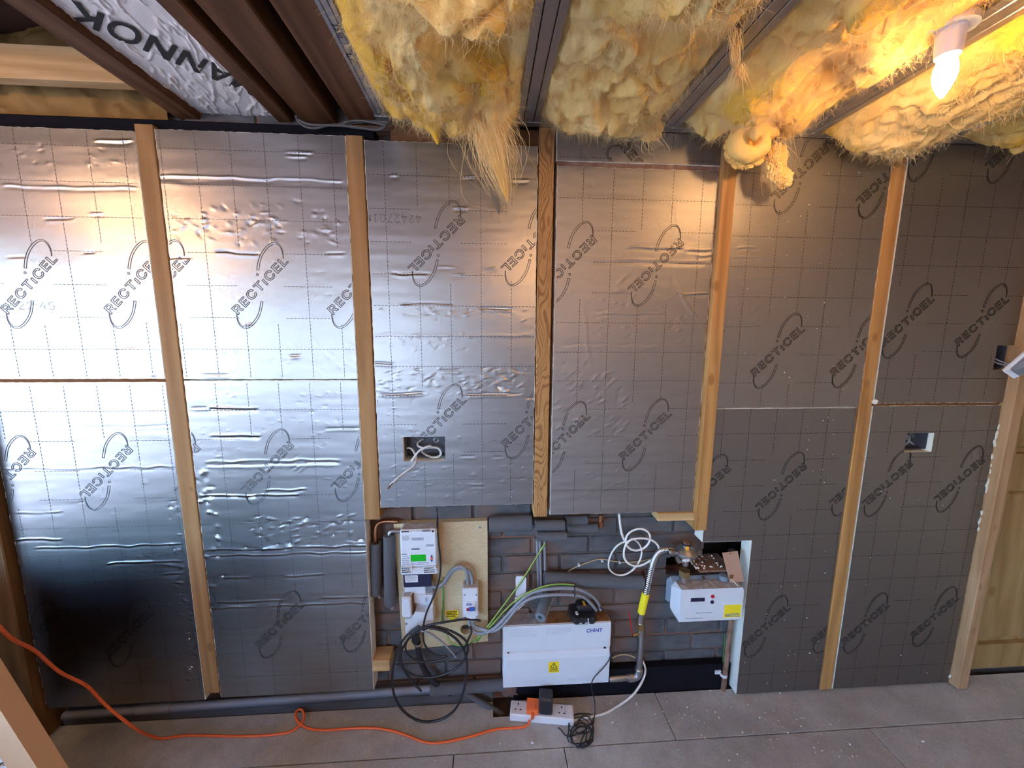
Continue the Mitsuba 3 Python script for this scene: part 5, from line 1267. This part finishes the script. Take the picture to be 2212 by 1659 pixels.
# ------------------------------------------------------------------ sockets in the boards
def socket(x0, x1, z0, z1, label, yb=.05, white_side=False):
    k = thing('socket_back_box', label, 'socket box')
    t_ = .0015
    part(k, 'box', join(box(x0, x1, yb, yb + t_, z0, z1), box(x0, x0 + t_, .018, yb, z0, z1), box(x1 - t_, x1, .018, yb, z0, z1), box(x0, x1, .018, yb, z0, z0 + t_), box(x0, x1, .018, yb, z1 - t_, z1)), 'box_grey')
    for sx in (.25, .75):
        part(k, 'knockout', lathe([(.006, 0), (.008, .001), (.010, 0)], (x0 + (x1 - x0) * sx, yb, (z0 + z1) / 2 + .012), (0, -1, 0), 18), 'dull_metal')
    return k


a, b, c, d2 = HOLE2.bounds
socket(a + .006, c - .003, b + .012, d2 - .003, 'grey metal socket box sunk in the board between the second and third studs')
scb = thing('socket_cable', 'grey twin cable curling out of the socket hole left of the middle stud', 'cable')
part(scb, 'sheath', cable([at(915, 948, .045), at(902, 962, .03), at(918, 968, .02), at(945, 968, .02), at(952, 982, .016), at(938, 988, .012), at(920, 982, .006), at(912, 972, -.004), at(932, 963, -.012), at(915, 968, -.016), at(897, 984, -.02), at(888, 996, -.024)], .0048, flat=.6), 'cable_pale', True)
part(scb, 'sheath', cable([at(880, 968, .02), at(890, 970, .01), at(898, 985, -.004), at(897, 1002, -.016), at(880, 1017, -.024), at(858, 1034, -.03), at(843, 1048, -.034)], .0048, flat=.6), 'cable_pale', True)
part(scb, 'brown_end', cable([at(848, 1043, -.033), at(843, 1049, -.035), at(838, 1056, -.037)], .0035, flat=.8), 'brown_timber', True, label='brown core end')
a, b, c, d2 = HOLE6.bounds
k6 = socket(a + .003, c - .003, b + .006, d2 - .003, 'small metal socket box in the board beside the door frame')
part(k6, 'wires', join(cable([(a + .03, .048, d2 - .02), (a + .05, .03, b + .04), (a + .035, .03, b + .02), (a + .06, .035, b + .03)], .003, sides=6), cable([(a + .06, .048, d2 - .02), (a + .04, .032, b + .045), (a + .07, .03, b + .02)], .003, sides=6)), 'cable_grey', True)
k7 = socket(1.878, 1.938, 1.338, 1.419, 'open switch box at the right edge half behind the door frame')
part(k7, 'wires', join(cable([(1.90, .045, 1.40), (1.905, .02, 1.37), (1.92, -.01, 1.355), (1.94, -.04, 1.35)], .003, sides=6), cable([(1.92, .045, 1.39), (1.90, .02, 1.36), (1.925, -.02, 1.35)], .003, sides=6)), 'cable_grey', True)
sw = thing('hanging_switch_plate', 'white switch plate hanging loose by the door frame at the right edge', 'switch plate')
s0 = at(2166, 802, -.05)
pv = np.array([s0, at(2260, 720, -.14), at(2290, 775, -.16), at(2190, 818, -.06)])
nn_ = np.cross(pv[1] - pv[0], pv[3] - pv[0]); nn_ /= np.linalg.norm(nn_)
part(sw, 'plate', hull([p_ + nn_ * o_ for p_ in pv for o_ in (0, .008)]), 'socket_white')
part(sw, 'back', hull([pv.mean(0) + (p_ - pv.mean(0)) * .72 - nn_ * o_ for p_ in pv for o_ in (0, .014)]), 'grey_plastic')

# ------------------------------------------------------------------ dirt: crumbs and foam bits
def crumbs(n, seed, place, size):
    g = np.random.default_rng(seed); ms = []
    for i in range(n):
        m = trimesh.creation.icosphere(0, 1.0); m.vertices = m.vertices * g.uniform(.5, 1.2, 3) * g.uniform(*size) * (1 + .3 * g.normal(size=(len(m.vertices), 1)))
        m.apply_translation(place(g)); ms.append(m)
    return join(*ms)


solo('floor_crumbs', crumbs(150, 1, lambda g: (g.choice([g.normal(.75, .10), g.uniform(-.5, 1.9), g.normal(1.15, .12)]), g.uniform(-.25, .03), .0015), (.001, .0032)), 'foam', 'scattered white crumbs on the chipboard floor', kind='stuff')
for px, py, lab in ((1150, 1605, 'lone white pebble of plaster on the floor below the orange cord'), (1242, 1596, 'white pebble of plaster inside the black cord tangle')):
    p_ = at_z(px, py, .003)
    solo('plaster_pebble', lump(p_ + [0, 0, .002], (.006, .005, .004), 3, .5, 2, 2), 'white_paint', lab, 'pebble', smooth=True)
solo('bracket_crumbs', crumbs(36, 5, lambda g: (g.uniform(.80, .92), g.uniform(.01, .09), .5625), (.0015, .005)), 'foam', 'white foam crumbs on the rusty bracket', kind='stuff')


def specks(board_key, x0, x1, z0, z1, n, seed, y=0.0):
    part(board_key, 'plaster_specks', crumbs(n, seed, lambda g: (g.uniform(x0, x1), y - .0012, g.uniform(z0, z1)), (.0007, .0021)), 'foam', kind='stuff')


specks('foil_insulation_board_007', .84, 1.34, 1.22, 2.08, 70, 41)
specks('foil_insulation_board_008', 1.02, 1.34, .03, 1.18, 60, 42)
specks('foil_insulation_board_010', 1.44, 1.90, .05, .9, 30, 43)
specks('foil_insulation_board_004', -.25, .14, .87, 1.0, 40, 44)
gk = np.random.default_rng(77)
for k in range(26):
    zz = gk.choice([gk.uniform(.86, 1.15), gk.uniform(.62, .95), gk.uniform(.03, .09)], p=[.7, .24, .06])
    part('foil_insulation_board_010', 'torn_edge', lump((1.9345 + gk.uniform(-.004, .002), -.0025, zz), (.0045 * gk.uniform(.5, 1.3), .002, gk.uniform(.003, .013)), 60 + k, 1.3, 3.4, 3), 'foam', True)
sc_ = at(1890, 868, -.006)
solo('foam_scrap', lump(sc_, (.012, .005, .009), 81, .7, 2.6, 3), 'foam', 'white foam scrap caught beside the knotty stud at the dark gap', 'foam scrap')
